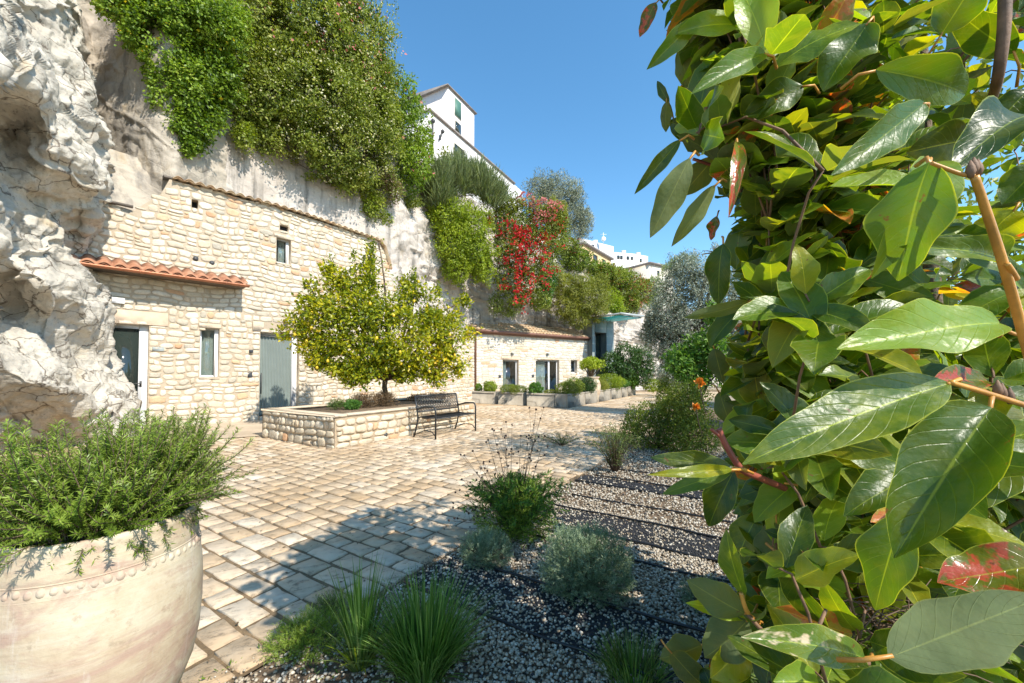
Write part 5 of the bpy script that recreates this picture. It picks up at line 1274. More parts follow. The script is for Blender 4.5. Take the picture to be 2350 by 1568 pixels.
# urn with jade shrub
uc = P(1357, 852, 18.2); uc[2] = 0; su = 1.
t = empty('terracotta_urn', uc, 'tall round terracotta urn between the annex and the planter boxes', 'urn')
mb = MB(); mb.lathe([(.24, 0), (.30, .1), (.40, .45), (.42, .75), (.36, .98), (.30, 1.05), (.36, 1.09), (.37, 1.14), (.33, 1.15), (.30, 1.08)], uc, 32); mb.build('pot', 'terracotta_pot', t, True)
c = uc + Z * 1.1; st = empty('jade_shrub', c, 'stubby shrub with thick bare stems in the terracotta urn', 'shrub')
mb = MB(); ends = []
for k in range(16):
    a = k * 2.4; r = .08 + .42 * (k / 16); e = c + np.array([math.cos(a) * r, math.sin(a) * r, .62 - .2 * (k / 16)]); twigs(mb, c, [e], .03, .018, 5, .08); ends.append((e + Z * .12, np.array([.19, .19, .2])))
mb.build('stem', 'bark', st); foliage('foliage', 'bright_leaf', st, ends, 2600, .09, ar=.55, lump=.3, tb=.6)

# ================================================================== TREES AND SHRUBS ON THE RIGHT
ob = [(1580, 620, 12.6, 60, 40), (1640, 620, 12.3, 60, 46), (1550, 680, 12.6, 56, 50), (1620, 690, 12, 70, 56), (1680, 680, 12, 50, 60), (1530, 740, 12.6, 50, 50), (1600, 760, 12, 60, 50), (1660, 760, 12, 60, 50), (1500, 730, 12.8, 26, 34), (1540, 800, 12.4, 48, 46), (1600, 820, 12.2, 50, 40), (1530, 850, 12.3, 30, 34), (1575, 870, 12.2, 30, 26), (1490, 770, 12.8, 22, 30), (1640, 580, 12.4, 36, 20)]
tree('olive_tree', 'big silvery olive tree with drooping crown beside the path at right', 'tree', G(1590, 925), P(1588, 830, 12.3), [B(*b) for b in ob], .17,
     [('foliage', 'olive_leaf', 90000, .075, dict(ar=.27, tv=.8, cav=.3, cs=.4, lump=.45, tb=.52, droop=.5, shell=.35, freq=2.6))])
mb_ = [B(1405, 835, 22.3, 26, 30, 30), B(1440, 825, 22.6, 34, 36, 30), B(1475, 830, 23, 26, 34, 30), B(1420, 855, 22.2, 36, 20, 26), B(1465, 860, 22.8, 30, 20, 26)]
shrub('hedge', 'dense dark green hedge beside the entrance portal', 'hedge', P(1440, 900, 22.8), mb_, ('dark_leaf', 11000, .11, dict(ar=.55, lump=.3, tb=.55)), r0=.04)
c = G(1520, 905); shrub('path_shrub', 'low shrub with red and yellow bits at the far end of the path', 'shrub', c, [B(1500, 885, 23, 26, 14), B(1540, 882, 21, 30, 14), B(1590, 880, 19, 34, 14)], ('bright_leaf', 3500, .11, dict(ar=.4, lump=.4)), r0=.03)
c = G(1590, 925, 0.); shrub('citrus_bush', 'glossy bright green bush in front of the silver olive', 'shrub', P(1600, 940, 7.6), [B(1560, 830, 7.6, 34, 34), B(1600, 810, 7.6, 36, 40), B(1640, 800, 7.4, 36, 50), B(1580, 860, 7.5, 30, 24), B(1640, 730, 7.4, 16, 40), B(1660, 850, 7.4, 36, 30), B(1610, 870, 7.5, 30, 20)],
      ('fresh_leaf', 5200, .085, dict(ar=.45, lump=.4, tb=.65, shell=.2)), r0=.03)
def flower(vx, vy, Y, label, r=.045):
    c = P(vx, vy, Y); t = empty('orange_flower', c, label, 'flower', 'orange blooms left of the big foreground shrub')
    n = 26; d = unit(n) + np.array([0, -.5, .4]); leaves('petals', 'orange_petal', t, np.repeat([c], n, 0), d, unit(n), r, .7, rng.random(n))
    mb = MB(); mb.tube([c, c - Z * .15 + np.array([.03, .02, 0]), c - Z * .35 + np.array([.1, .06, 0])], .005, 5); mb.build('stem', 'dark_bark', t)
flower(1605, 880, 4.6, 'open orange bloom in front of the silver olive', .075); flower(1597, 934, 4.6, 'smaller orange bloom half hidden below the open one', .06)
ds = [B(1460, 965, 7.4, 34, 30), B(1500, 950, 7.6, 40, 34), B(1545, 945, 7.2, 46, 46), B(1500, 1000, 7.2, 56, 32), B(1450, 995, 7.2, 30, 28), B(1560, 990, 6.9, 50, 46), B(1590, 930, 6.6, 40, 60), B(1600, 1000, 6.4, 60, 50), B(1560, 920, 7, 30, 34), B(1525, 905, 7.6, 14, 40)]
shrub('garden_shrub', 'wide dark green shrub with arching sprays at the far end of the gravel bed', 'shrub', G(1510, 1030), ds, ('shrub_leaf', 21000, .045, dict(ar=.4, lump=.45, tb=.38, shell=.4)), r0=.02)
def wispy(label, base, H, Wd, n, mat, ln, nst=26, stem='weed_leaf_stem', ar=.14, name='wispy_shrub', cat='shrub', lean=.9, r=.0022, density=26, sm='dry_stem'):
    t = empty(name, base, label, cat); base = np.asarray(base, float); mb = MB(); pc = []; pd = []
    for k in range(nst):
        a = random.uniform(0, 6.28); l = random.random() ** .6 * lean; hh = H * random.uniform(.6, 1.05); o = np.array([math.cos(a), math.sin(a), 0]) * Wd * l
        pts = [base + o * .08, base + o * .35 + Z * hh * .4, base + o * .75 + Z * hh * .78, base + o * 1.1 + Z * hh * (1 - .25 * l)]
        mb.tube(pts, [r * 1.5, r * 1.2, r, r * .6], 4)
        for q in range(density):
            u_ = .15 + .85 * random.random(); i = min(2, int(u_ * 3)); f_ = u_ * 3 - i; c = pts[i] * (1 - f_) + pts[i + 1] * f_
            pc.append(c); pd.append(pts[i + 1] - pts[i] + np.random.default_rng(len(pc)).normal(size=3) * H * .22)
    mb.build('stem', sm, t)
    n = len(pc); leaves('foliage', mat, t, np.array(pc), np.array(pd), unit(n), ln * (.6 + .8 * rng.random(n)), ar)
    return t
wispy('feathery yellow green bush with thin upright stems on the gravel', G(1412, 1084), .72, .42, 0, 'weed_leaf', .05, 60, density=34, r=.003)
wispy('low sprawling yellowish plant on the edge of the paving', G(1290, 1022), .22, .75, 0, 'weed_leaf', .05, 40, density=20, r=.002)
# wildflower clump
wb = G(1185, 1232)
t = wispy('tall wild plant with dark seed heads at the edge of the paving', wb, .56, .50, 0, 'fresh_leaf', .042, 120, density=70, r=.002, name='wildflower_clump', cat='plant', ar=.2)
foliage('foliage', 'rosemary_leaf', t, [(wb + Z * .16, np.array([.34, .30, .18])), (wb + Z * .34 + np.array([.02, 0, 0]), np.array([.22, .22, .18]))], 8000, .036, ar=.16, lump=.35, up=.5, tb=.4)
mb = MB(); heads = []
rs = random.Random(9)
for (vx, vy) in [(1065, 1045), (1085, 1035), (1120, 1010), (1130, 985), (1160, 1000), (1175, 975), (1195, 1000), (1225, 975), (1230, 940), (1248, 935), (1250, 1000), (1100, 1110), (1060, 1100), (1045, 1130), (1040, 1165), (1075, 1140), (1095, 1085), (1110, 1060), (1145, 1040), (1210, 1020), (1240, 960), (1030, 1195), (1050, 1190), (1065, 1165), (1085, 1170), (1150, 985), (1055, 1125), (1035, 1230), (1020, 1215)]:
    e = P(vx, vy, wb[1] + rs.uniform(-.25, .2)); m = (wb + e) / 2 + Z * .04 + np.array([rs.uniform(-.03, .03), 0, 0])
    mb.tube([wb + Z * .1, m, e], [.0028, .002, .0012], 4); heads.append(e)
    if rs.random() < .8:
        for _ in range(3): e2 = m + (e - m) * rs.uniform(.2, .9) + np.array([rs.uniform(-.07, .07), rs.uniform(-.05, .05), rs.uniform(.0, .07)]); mb.tube([m + (e - m) * .4, e2], [.0013, .0009], 3); heads.append(e2)
mb.build('flower_stalk', 'dry_stem', t)
mb = MB()
for e in heads: mb.blob(e, (.008, .008, .009), 6, 4, jit=.3)
mb.build('seed_head', 'seed_brown', t)
# grey cushions
def cushion(label, base, Rr, H, n, mat='grey_leaf', ln=.03):
    t = empty('cushion_plant', base, label, 'plant'); base = np.asarray(base, float)
    bl = [(base + Z * H * .38 + np.array([math.cos(a) * Rr * .42, math.sin(a) * Rr * .42, random.uniform(-.03, .05) * H]), np.array([Rr * .62, Rr * .62, H * .58])) for a in np.linspace(0, 6.28, 8)[:-1]] + [(base + Z * H * .55, np.array([Rr * .5, Rr * .5, H * .5]))]
    mb = MB(); twigs(mb, base, [b[0] + unit(1)[0] * b[1] * .7 for b in bl for _ in range(6)], .006, .002, 4); mb.build('stem', 'dry_stem', t)
    # little upright sprigs, each a stalk of fine leaves
    p, dr, lum = cloud(bl, n // 14, .82, .25, 3, 5); ok = p[:, 2] > .01; p = p[ok]; dr = dr[ok]; m = len(p)
    ax = nz(dr + np.array([0, 0, .6]) + unit(m) * .35); k = np.repeat(np.arange(m), 14); s_ = np.tile(np.linspace(0, 1, 14), m)
    c = p[k] + ax[k] * (s_[:, None] - .6) * ln * 1.8; d = ax[k] * .8 + unit(len(k)) * .75
    lt = np.clip(.45 + .3 * lum[ok][k] + .35 * (rng.random(len(k)) - .5) + .2 * s_, 0, 1)
    leaves('foliage', mat, t, c, d, unit(len(k)), ln * .55 * (.7 + .6 * rng.random(len(k))), .16, lt)
    return t
cushion('large grey green cushion plant in the gravel, in front of the wild clump', G(1345, 1350), .29, .36, 60000)
cushion('small dark grey green cushion plant beside the paving edge', G(1115, 1288), .19, .20, 30000, ln=.025)
cushion('tiny grey cushion plant half under the foreground shrub', G(1622, 1392), .15, .13, 12000, ln=.022)
# grass tussocks
def tuss(label, base, specs, extra=None):
    t = empty('grass_tussock', base, label, 'grass'); 
    for i, (n, h, ln, wd, r0, mat) in enumerate(specs): blades('blades', mat, t, base, n, 0, h, ln, wd, 6, r0)
    return t
tuss('larger fine bladed grass tussock in the foreground gravel', G(975, 1540), [(760, .42, 1.0, .006, .10, 'grass_blade'), (220, .28, 1.3, .005, .13, 'grass_blade'), (90, .22, 1.35, .004, .12, 'weed_leaf')])
tuss('narrower upright grass tussock left of the fine bladed one', G(828, 1528), [(110, .48, .50, .011, .04, 'grass_blade'), (80, .34, 1.1, .010, .05, 'weed_leaf'), (40, .20, 1.3, .009, .05, 'bright_leaf')])
tuss('small green grassy weed at the bottom edge by the foreground shrub', G(1455, 1562), [(260, .17, 1.25, .004, .13, 'weed_leaf'), (160, .2, 1., .004, .1, 'grass_blade')])
c = G(705, 1475); t = cushion('low bright green creeping plant at the corner of the paving', c, .20, .10, 16000, 'rosemary_leaf', .026)
cushion('small faded creeping plant behind the creeping corner plant', G(760, 1400), .12, .07, 5000, 'weed_leaf', .022)
for (nm, lab, x, y, h, r, mt, ln) in (('garden_tree', 'leafy tree standing behind the foreground shrub at the right of the gravel bed', 4.3, 4.5, 5.5, 1.5, 'shrub_leaf', .09), ('garden_tree', 'tall dark tree farther back on the right, beyond the silver olive', 7.0, 9.0, 4.4, 1.5, 'dark_leaf', .13),
    ('garden_tree', 'rounded green tree at the far right edge of the garden', 6.5, 3.6, 3.6, 1.5, 'fresh_leaf', .11), ('garden_tree', 'broad tree closing the view to the far right of the path', 12., 14., 6., 2.6, 'shrub_leaf', .17), ('garden_tree', 'low spreading tree at the right behind the gravel', 9.5, 6., 3.8, 2., 'shrub_leaf', .13)):
    bs = [(np.array([x, y, h * q]) + unit(1)[0] * r * .45 * np.array([1, 1, .3]), np.array([r, r, r * .75]) * .62) for q in (.35, .45, .55, .65, .72, .8, .88) for _ in range(2)]
    tree(nm, lab, 'tree', (x, y, 0), (x, y, h * .3), bs, .09, [('foliage', mt, int(5200 * (r / 1.35) ** 2 * (.09 / ln) ** 1.2), ln, dict(ar=.5, lump=.4, shell=.3))], sub=3)
# leaf litter: things nobody could count
n = 2600; a = rng.uniform(EA - .5, EA + 5, n); b = rng.uniform(.6, 9, n)
k = rng.random(n) < np.where(np.abs(a - EA) < .5, .8, .3); a, b = a[k], b[k]; n = len(a)
c = V[None] * a[:, None] + U[None] * b[:, None] + np.array([0, 0, .008]); d = unit(n); d[:, 2] *= .2
o = leaves('leaf_litter', 'dead_leaf', None, c, d, unit(n) * .25 + np.array([0, 0, 1.]), .022 * (.5 + rng.random(n)), .5); tag(o, 'dry brown leaf scraps scattered over the paving', 'leaf litter', kind='stuff')
# moss and weeds in the soil at the near corner
n = 2600; a = rng.uniform(EA - .75, EA + .12, n); b = rng.uniform(.7, 1.9, n); kk = fbm(np.stack([a * 5, b * 5, a * 0], 1), 2, 8) > .05; a, b = a[kk], b[kk]; n = len(a)
c = V[None] * a[:, None] + U[None] * b[:, None] + np.array([0, 0, .004]); d = unit(n) + np.array([0, 0, .8])
o = leaves('ground_weeds', 'rosemary_leaf', None, c, d, unit(n), .02 * (.5 + rng.random(n)), .3); tag(o, 'scattered tiny weeds on the soil at the near corner of the bed', 'weeds', kind='stuff')

# ================================================================== BIG TERRACOTTA POT WITH ROSEMARY
pc_ = np.array([-1.436, 1.406, 0])
t = empty('terracotta_pot', pc_, 'big weathered terracotta pot with a rope band in the left foreground', 'pot')
mb = MB(); prof = [(.10, 0), (.12, .06), (.15, .13), (.189, .203), (.233, .262), (.262, .343), (.278, .43), (.285, .53), (.286, .62), (.283, .69), (.278, .73), (.277, .745), (.274, .765), (.271, .785), (.272, .795), (.267, .83), (.262, .86), (.263, .875), (.258, .89), (.247, .892), (.240, .88), (.235, .80)]
pr = []
for (a, b) in zip(prof[:-1], prof[1:]):
    for q in (0, .5): pr.append((a[0] + (b[0] - a[0]) * q, a[1] + (b[1] - a[1]) * q))
pr.append(prof[-1]); mb.lathe(pr, pc_, 96); mb.build('body', 'terracotta_pot', t, True)
mb = MB(); n = 62
for k in range(n):
    a = 2 * math.pi * k / n; j_ = 1 + .1 * math.sin(k * 5.3); c = pc_ + np.array([math.cos(a) * .2665, math.sin(a) * .2665, .765 + .0025 * math.sin(k * 3.7)])
    mb.blob(c, (.0128 * j_, .0128 * j_, .0150 * j_), 10, 7)
rp = [pc_ + np.array([math.cos(a) * .2745, math.sin(a) * .2745, zz]) for zz in (.745,) for a in np.linspace(0, 2 * math.pi, 90)]
mb.tube(rp, .0035, 5, False); mb.tube([p_ + Z * .040 - (p_ - pc_) * np.array([1, 1, 0]) * .015 for p_ in rp], .003, 5, False)
mb.build('rope_band', 'terracotta_pot', t, True)
mb = MB(); mb.lathe([(.001, .86), (.238, .85)], pc_, 24); mb.build('soil', 'soil', t)
def rosemary():
    base = pc_ + Z * .87
    t = empty('rosemary_bush', base, 'large bushy rosemary spilling over the big terracotta pot', 'shrub')
    mb = MB(); C_ = []; D_ = []; Tt = []; rs = random.Random(21)
    for k in range(1350):
        a = rs.uniform(0, 2 * math.pi); r0 = .25 * math.sqrt(rs.random()); el = rs.random()
        o = np.array([math.cos(a), math.sin(a), 0]); p0 = base + o * r0 * .8 + Z * -.01
        L = rs.uniform(.19, .31) * (1.35 if el > .72 and -2.6 < a - 6.283 * (a > 3.14) < 2.0 else 1.) if el > .35 else rs.uniform(.08, .13); 
        dz = .15 + 1.1 * el ** .8
        d = o * (.80 - .62 * el) + Z * (dz + .1) + np.array([rs.uniform(-.3, .3), rs.uniform(-.3, .3), 0]); d /= np.linalg.norm(d)
        sag = (1.25 - el) * (.62 if el > .35 else .75); pts = [p0]; p = p0.copy(); dd = d.copy(); seg = 9
        for q in range(seg):
            p = p + dd * L / seg; pts.append(p.copy())
            tip = q / seg; dd = dd + Z * (-sag * .26 if tip < .65 else .20) + np.array([rs.uniform(-.1, .1), rs.uniform(-.1, .1), 0]); dd /= np.linalg.norm(dd)
        # lower skirt may not sink into the pot wall
        mb.tube(pts, list(np.linspace(.003, .0012, len(pts))), 4)
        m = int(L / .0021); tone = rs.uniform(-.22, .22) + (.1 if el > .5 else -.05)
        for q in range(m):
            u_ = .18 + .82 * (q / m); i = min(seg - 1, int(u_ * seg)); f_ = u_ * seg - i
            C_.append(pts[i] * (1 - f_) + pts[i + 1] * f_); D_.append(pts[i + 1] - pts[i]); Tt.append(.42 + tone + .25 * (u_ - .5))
    mb.build('stem', 'bark', t)
    C_ = np.array(C_); D_ = nz(np.array(D_)); n = len(C_); r = unit(n); side = nz(np.cross(D_, r))
    d = D_ * .75 + side * .85
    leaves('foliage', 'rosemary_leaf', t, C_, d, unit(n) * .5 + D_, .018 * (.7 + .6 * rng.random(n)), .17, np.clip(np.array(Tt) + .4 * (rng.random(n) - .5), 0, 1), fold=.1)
rosemary()
# ================================================================== BIG FOREGROUND SHRUB
def leafgrid(nu, nv):
    u = np.linspace(0, 1, nu); v = np.linspace(0, 1, nv); return u, v
def bigleaves(base, tip, width, nrm, arch, fold, wave, nu=7, nv=14, seed=0, curl=None):
    """arrays of glossy leaves as curved, folded, wavy blades -> verts, faces, uv"""
    n = len(base); u, v = leafgrid(nu, nv)
    ax = tip - base; L = np.linalg.norm(ax, axis=1)[:, None]; ax = ax / L
    side = nz(np.cross(ax, nrm)); nn = np.cross(side, ax)
    ctrl = (base + tip) * .5 + nn * (arch[:, None] * L)
    vv = v[None, :, None]
    cen = base[:, None] * (1 - vv) ** 2 + 2 * ctrl[:, None] * vv * (1 - vv) + tip[:, None] * vv ** 2
    tan = nz((2 * (ctrl - base)[:, None] * (1 - vv) + 2 * (tip - ctrl)[:, None] * vv).reshape(-1, 3)).reshape(n, nv, 3)
    sd_ = np.repeat(side[:, None], nv, 1); ln_ = np.cross(sd_.reshape(-1, 3), tan.reshape(-1, 3)).reshape(n, nv, 3)
    wp = (np.sin(np.pi * np.clip(v, 0, 1) ** .88) ** .80) * (1 - .10 * v); wp[0] = .03; wp[-1] = .02
    h = (u - .5) * 2
    ph = rng.random(n)[:, None, None] * 6.28; ph2 = rng.random(n)[:, None, None] * 6.28
    hw = width[:, None, None] * .5 * wp[None, :, None] * (1 + .05 * np.sin(v * 17)[None, :, None] * 1.)
    fo = fold[:, None, None]; ha = np.abs(h)[None, None, :]
    x = hw * h[None, None, :] * np.cos(fo * ha)
    asym = np.where(h[None, None, :] > 0, 1, .8)
    y = hw * ha * np.sin(fo) * asym + wave[:, None, None] * width[:, None, None] * (ha ** 2) * np.sin(v[None, :, None] * 9 + ph + 1.6 * (h[None, None, :] > 0)) * wp[None, :, None]
    y = y + .25 * wave[:, None, None] * width[:, None, None] * np.sin(v[None, :, None] * 5 + ph2)
    p = cen[:, :, None] + sd_[:, :, None] * x[..., None] + ln_[:, :, None] * y[..., None]
    f0 = grid_faces(nv, nu); k = np.arange(n)[:, None, None] * (nu * nv)
    f = (f0[None] + k).reshape(-1, 4)
    uv = np.stack(np.broadcast_arrays(u[None, :], v[:, None]), 2).reshape(-1, 2); uv = np.tile(uv, (n, 1))
    return p.reshape(-1, 3), f, uv, (nu - 1) * (nv - 1)
camp = np.array([0, 0, EYE])
sh_base = np.array([1.35, 1.25, 0])
shrub_root = empty('broadleaf_shrub', sh_base, 'tall glossy broadleaved shrub with some red leaves filling the right foreground', 'shrub')
# (base, tip) in picture coordinates of the photograph, converted to points in space; W = width, D = depth scale
H_ = [
 # bx, by, tx, ty, W, mat, face, arch, fold
 (2182, 878, 1704, 1066, 128, 'pale_leaf', 'top', .10, .35), (2276, 938, 2052, 1280, 170, 'glossy_leaf', 'top', .12, .75), (2288, 745, 1920, 802, 128, 'pale_leaf', 'top', .10, .45),
 (2312, 606, 2066, 566, 66, 'pale_leaf', 'top', .14, .7), (2136, 374, 2000, 640, 100, 'pale_leaf', 'top', .42, .5), (1712, 1082, 1930, 1342, 150, 'glossy_leaf', 'shade', .12, .2),
 (2042, 1508, 2400, 1366, 140, 'grey_underleaf', 'shade', -.06, .15), (2410, 1296, 2152, 1340, 120, 'red_leaf', 'shade', .1, .3), (2262, 1168, 2200, 1300, 84, 'red_leaf', 'shade', .1, .3),
 (1985, 1512, 1702, 1462, 76, 'scorched_leaf', 'top', .15, .45), (1722, 1462, 1630, 1556, 84, 'yellowgreen_leaf', 'top', .1, .3), (2028, 1575, 1868, 1560, 62, 'pale_leaf', 'top', .15, .3),
 (2380, 1018, 2180, 1190, 90, 'glossy_leaf', 'top', .12, .35), (2236, 1480, 2420, 1600, 90, 'glossy_leaf', 'shade', .1, .3), (2110, 1500, 2260, 1580, 60, 'glossy_leaf', 'shade', .1, .3),
 (1992, 52, 1890, 212, 112, 'glossy_leaf', 'shade', .12, .35), (2010, 160, 2216, 218, 96, 'glossy_leaf', 'shade', .30, .3), (2400, 62, 2246, 66, 50, 'red_leaf', 'top', .08, .3),
 (2122, 236, 1904, 404, 84, 'glossy_leaf', 'top', .10, .45), (2370, 262, 2186, 386, 118, 'glossy_leaf', 'top', .12, .35), (2330, 120, 2190, 20, 80, 'glossy_leaf', 'shade', .1, .2),
 (2160, 80, 2250, -60, 90, 'glossy_leaf', 'top', .1, .2), (2360, 210, 2270, 300, 80, 'glossy_leaf', 'shade', .1, .2), (1846, 196, 1700, 276, 74, 'glossy_leaf', 'shade', .12, .35),
 (1758, 122, 1586, 216, 58, 'glossy_leaf', 'top', .12, .5), (1562, 320, 1456, 446, 34, 'glossy_leaf', 'shade', .15, .3), (1582, 364, 1492, 546, 64, 'grey_underleaf', 'shade', .12, .3),
 (1642, 424, 1541, 566, 42, 'grey_underleaf', 'shade', .14, .3), (1642, 360, 1562, 452, 58, 'grey_underleaf', 'shade', .1, .2), (1692, 326, 1672, 500, 30, 'red_leaf', 'top', .25, .5),
 (1712, 372, 1684, 466, 72, 'glossy_leaf', 'shade', .1, .2), (1646, 496, 1632, 552, 28, 'red_leaf', 'shade', .1, .3), (1600, 44, 1484, 160, 46, 'glossy_leaf', 'shade', .14, .4),
 (1505, 6, 1468, 86, 34, 'red_leaf', 'shade', .1, .2), (1702, 62, 1545, 82, 58, 'pale_leaf', 'top', .22, .4), (1560, 112, 1582, 208, 42, 'grey_underleaf', 'shade', .1, .3),
 (1536, 236, 1508, 186, 20, 'glossy_leaf', 'shade', .1, .3), (1530, 232, 1528, 304, 28, 'grey_underleaf', 'shade', .1, .3), (1612, 304, 1534, 278, 50, 'glossy_leaf', 'shade', .2, .4),
 (1582, 212, 1604, 306, 36, 'glossy_leaf', 'shade', .1, .2), (1646, 246, 1634, 300, 42, 'orange_leaf', 'top', .1, .2), (1738, 286, 1792, 344, 60, 'grey_underleaf', 'shade', .1, .2),
 (1852, 530, 1836, 656, 52, 'orange_leaf', 'top', .18, .4), (1905, 560, 1880, 700, 56, 'glossy_leaf', 'top', .12, .5), (1846, 868, 1712, 926, 60, 'grey_underleaf', 'shade', .12, .2),
 (1782, 922, 1655, 1000, 56, 'pale_leaf', 'shade', .2, .35), (1680, 1072, 1492, 1050, 46, 'glossy_leaf', 'shade', .1, .2), (1682, 1078, 1486, 1090, 26, 'yellowgreen_leaf', 'top', .16, .3),
 (1678, 1082, 1520, 1135, 40, 'glossy_leaf', 'shade', .1, .3), (1684, 1080, 1626, 1210, 66, 'glossy_leaf', 'shade', .12, .5), (1930, 1040, 1790, 1078, 64, 'grey_underleaf', 'shade', .1, .2),
 (1782, 1200, 1772, 1328, 84, 'grey_underleaf', 'shade', .1, .2), (1706, 1366, 1668, 1214, 58, 'pale_leaf', 'shade', .12, .3), (1712, 1410, 1576, 1332, 76, 'grey_underleaf', 'shade', .14, .3),
 (1716, 1408, 1574, 1384, 40, 'pale_leaf', 'top', .14, .4), (1716, 1424, 1616, 1512, 88, 'grey_underleaf', 'shade', .14, .2), (1612, 1480, 1514, 1512, 66, 'grey_underleaf', 'shade', .16, .3),
 (1540, 1498, 1624, 1580, 60, 'grey_underleaf', 'shade', .1, .3), (1722, 690, 1630, 800, 62, 'glossy_leaf', 'shade', .14, .5), (1720, 692, 1570, 730, 34, 'grey_underleaf', 'shade', .14, .3),
 (1790, 700, 1796, 836, 66, 'glossy_leaf', 'shade', .14, .4), (1812, 650, 1700, 690, 60, 'glossy_leaf', 'shade', .12, .3), (1745, 720, 1790, 640, 60, 'grey_underleaf', 'shade', .2, .3),
 (1660, 560, 1648, 700, 60, 'glossy_leaf', 'shade', .12, .2), (1700, 520, 1690, 620, 60, 'glossy_leaf', 'shade', .12, .3), (1640, 800, 1660, 880, 46, 'grey_underleaf', 'shade', .1, .3),
 (1650, 900, 1680, 980, 44, 'grey_underleaf', 'shade', .1, .2), (1760, 560, 1740, 690, 60, 'grey_underleaf', 'shade', .1, .3), (1700, 160, 1640, 240, 46, 'pale_leaf', 'shade', .1, .3),
 (1880, 100, 1960, -40, 60, 'orange_leaf', 'top', .1, .3), (1830, 30, 1900, -60, 60, 'yellowgreen_leaf', 'top', .1, .3), (2100, 30, 2040, 110, 60, 'yellowgreen_leaf', 'top', .1, .3),
 (1990, 20, 1900, 70, 50, 'orange_leaf', 'top', .1, .3), (2230, 320, 2080, 350, 90, 'yellowgreen_leaf', 'shade', .1, .3), (1960, 640, 2080, 700, 70, 'glossy_leaf', 'shade', .1, .3),
 (2330, 480, 2260, 560, 90, 'yellowgreen_leaf', 'shade', .1, .2), (1800, 1290, 1900, 1440, 80, 'glossy_leaf', 'shade', .1, .3), (2080, 1180, 2010, 1400, 110, 'glossy_leaf', 'shade', .1, .2),
 (2360, 660, 2200, 640, 70, 'glossy_leaf', 'top', .12, .3), (2340, 930, 2250, 900, 50, 'yellowgreen_leaf', 'top', .2, .4), (2100, 960, 2020, 1100, 90, 'grey_underleaf', 'shade', .1, .3),
 (1850, 1120, 1990, 1180, 70, 'grey_underleaf', 'shade', .1, .2), (2150, 1340, 2210, 1480, 80, 'glossy_leaf', 'shade', .1, .2), (1960, 300, 1850, 350, 70, 'orange_leaf', 'shade', .1, .3),
 (1740, 1180, 1690, 1300, 70, 'pale_leaf', 'shade', .1, .3), (2390, 380, 2300, 470, 80, 'glossy_leaf', 'shade', .1, .3)]
ntip = []
for i, (bx, by, tx, ty, W_, mt, face, arch, fold) in enumerate(H_):
    Lv = math.hypot(tx - bx, ty - by); asp = W_ / max(Lv, 1)
    real = .165 if Lv > 250 else .135
    Y = min(max(real * F / max(Lv, W_ * 1.7), .40), 1.12)
    b = P(bx, by, Y); dY = (.05 if face == 'top' else -.03) * (1 if i % 2 else .6)
    tp = P(tx, ty, max(.38, Y - dY))
    L = np.linalg.norm(tp - b); wd = W_ * Y / F
    tc = camp - (b + tp) / 2; tc /= np.linalg.norm(tc); jit = np.array([math.sin(i * 7.1), math.cos(i * 5.3), math.sin(i * 3.7)]) * .22
    if face == 'top': nrm = tc * .75 + sd * .55 + jit
    else: nrm = tc * .9 + np.array([-.45, .1, .05]) + jit
    if mt == 'grey_underleaf': nrm = -(tc * .95 + np.array([-.15, 0, -.25]) + jit)
    if i == 5: nrm = np.array([-.85, -.45, .50]); b = P(2136, 374, .42); tp = P(2062, 645, .46)
    if i == 1: nrm = np.array([-.75, -.62, .45])
    nrm = nrm / np.linalg.norm(nrm)
    if mt == 'grey_underleaf': arch = -arch
    p, f, uv, nf = bigleaves(b[None], tp[None], np.array([wd / (.93 * math.cos(fold * .7))]), nrm[None], np.array([arch]), np.array([fold]), np.array([.07 + .035 * (i % 4)]), 9, 20)
    o = link('leaf', mesh(p, f, uv=uv, tint=np.full(nf, (i * .37) % 1), smooth=True), mt, shrub_root)
    # petiole back towards the twig
    ax = (tp - b) / L; c1 = b - ax * .022 + np.array([.004, .012, -.004]); c2 = b - ax * .04 + np.array([.012, .035, -.014])
    petm = MB(); petm.tube([b + ax * .004, c1, c2], [.0018, .0022, .0026], 6); petm.build('petiole', 'twig_orange', o, True)
# twigs drawn where the photograph shows them
def stem(pts, r, mat, name='twig'):
    m = MB(); q = [P(*p) for p in pts]; q = [np.array(x) for x in q]
    fine = upsample(np.array(q)[:, None, :].repeat(2, 1), len(q) * 5, 2)[:, 0]
    m.tube(list(fine), list(np.linspace(r, r * .75, len(fine))), 9); o = m.build(name, mat, shrub_root, True); return o
stem([(2400, 960, .47), (2335, 720, .44), (2300, 600, .42), (2268, 500, .41), (2236, 405, .40)], .0048, 'twig_orange')
stem([(2236, 405, .40), (2200, 398, .405), (2136, 374, .41)], .0024, 'twig_orange'); stem([(2332, 640, .43), (2322, 622, .42), (2312, 606, .415)], .003, 'twig_orange')
stem([(2400, 945, .44), (2320, 920, .42), (2240, 895, .41), (2182, 878, .40)], .0032, 'twig_orange'); stem([(2420, 770, .5), (2340, 770, .47), (2288, 745, .44)], .0024, 'twig_orange')
for (vx, vy, Y) in ((2236, 388, .40), (2245, 392, .4), (2228, 395, .4), (2300, 905, .42), (2318, 915, .43), (2290, 898, .42)):
    m = MB(); c = P(vx, vy, Y); m.tube([c - Z * .006, c, c + Z * .005, c + Z * .012], [.002, .0042, .0034, .0006], 7); m.build('bud', 'twig_brown', shrub_root, True)
stem([(1800, 1120, .8), (1740, 1095, .72), (1700, 1075, .7), (1665, 1020, .7), (1650, 985, .7)], .0065, 'red_twig'); stem([(1690, 1060, .7), (1660, 1010, .7), (1632, 985, .7)], .004, 'red_twig')
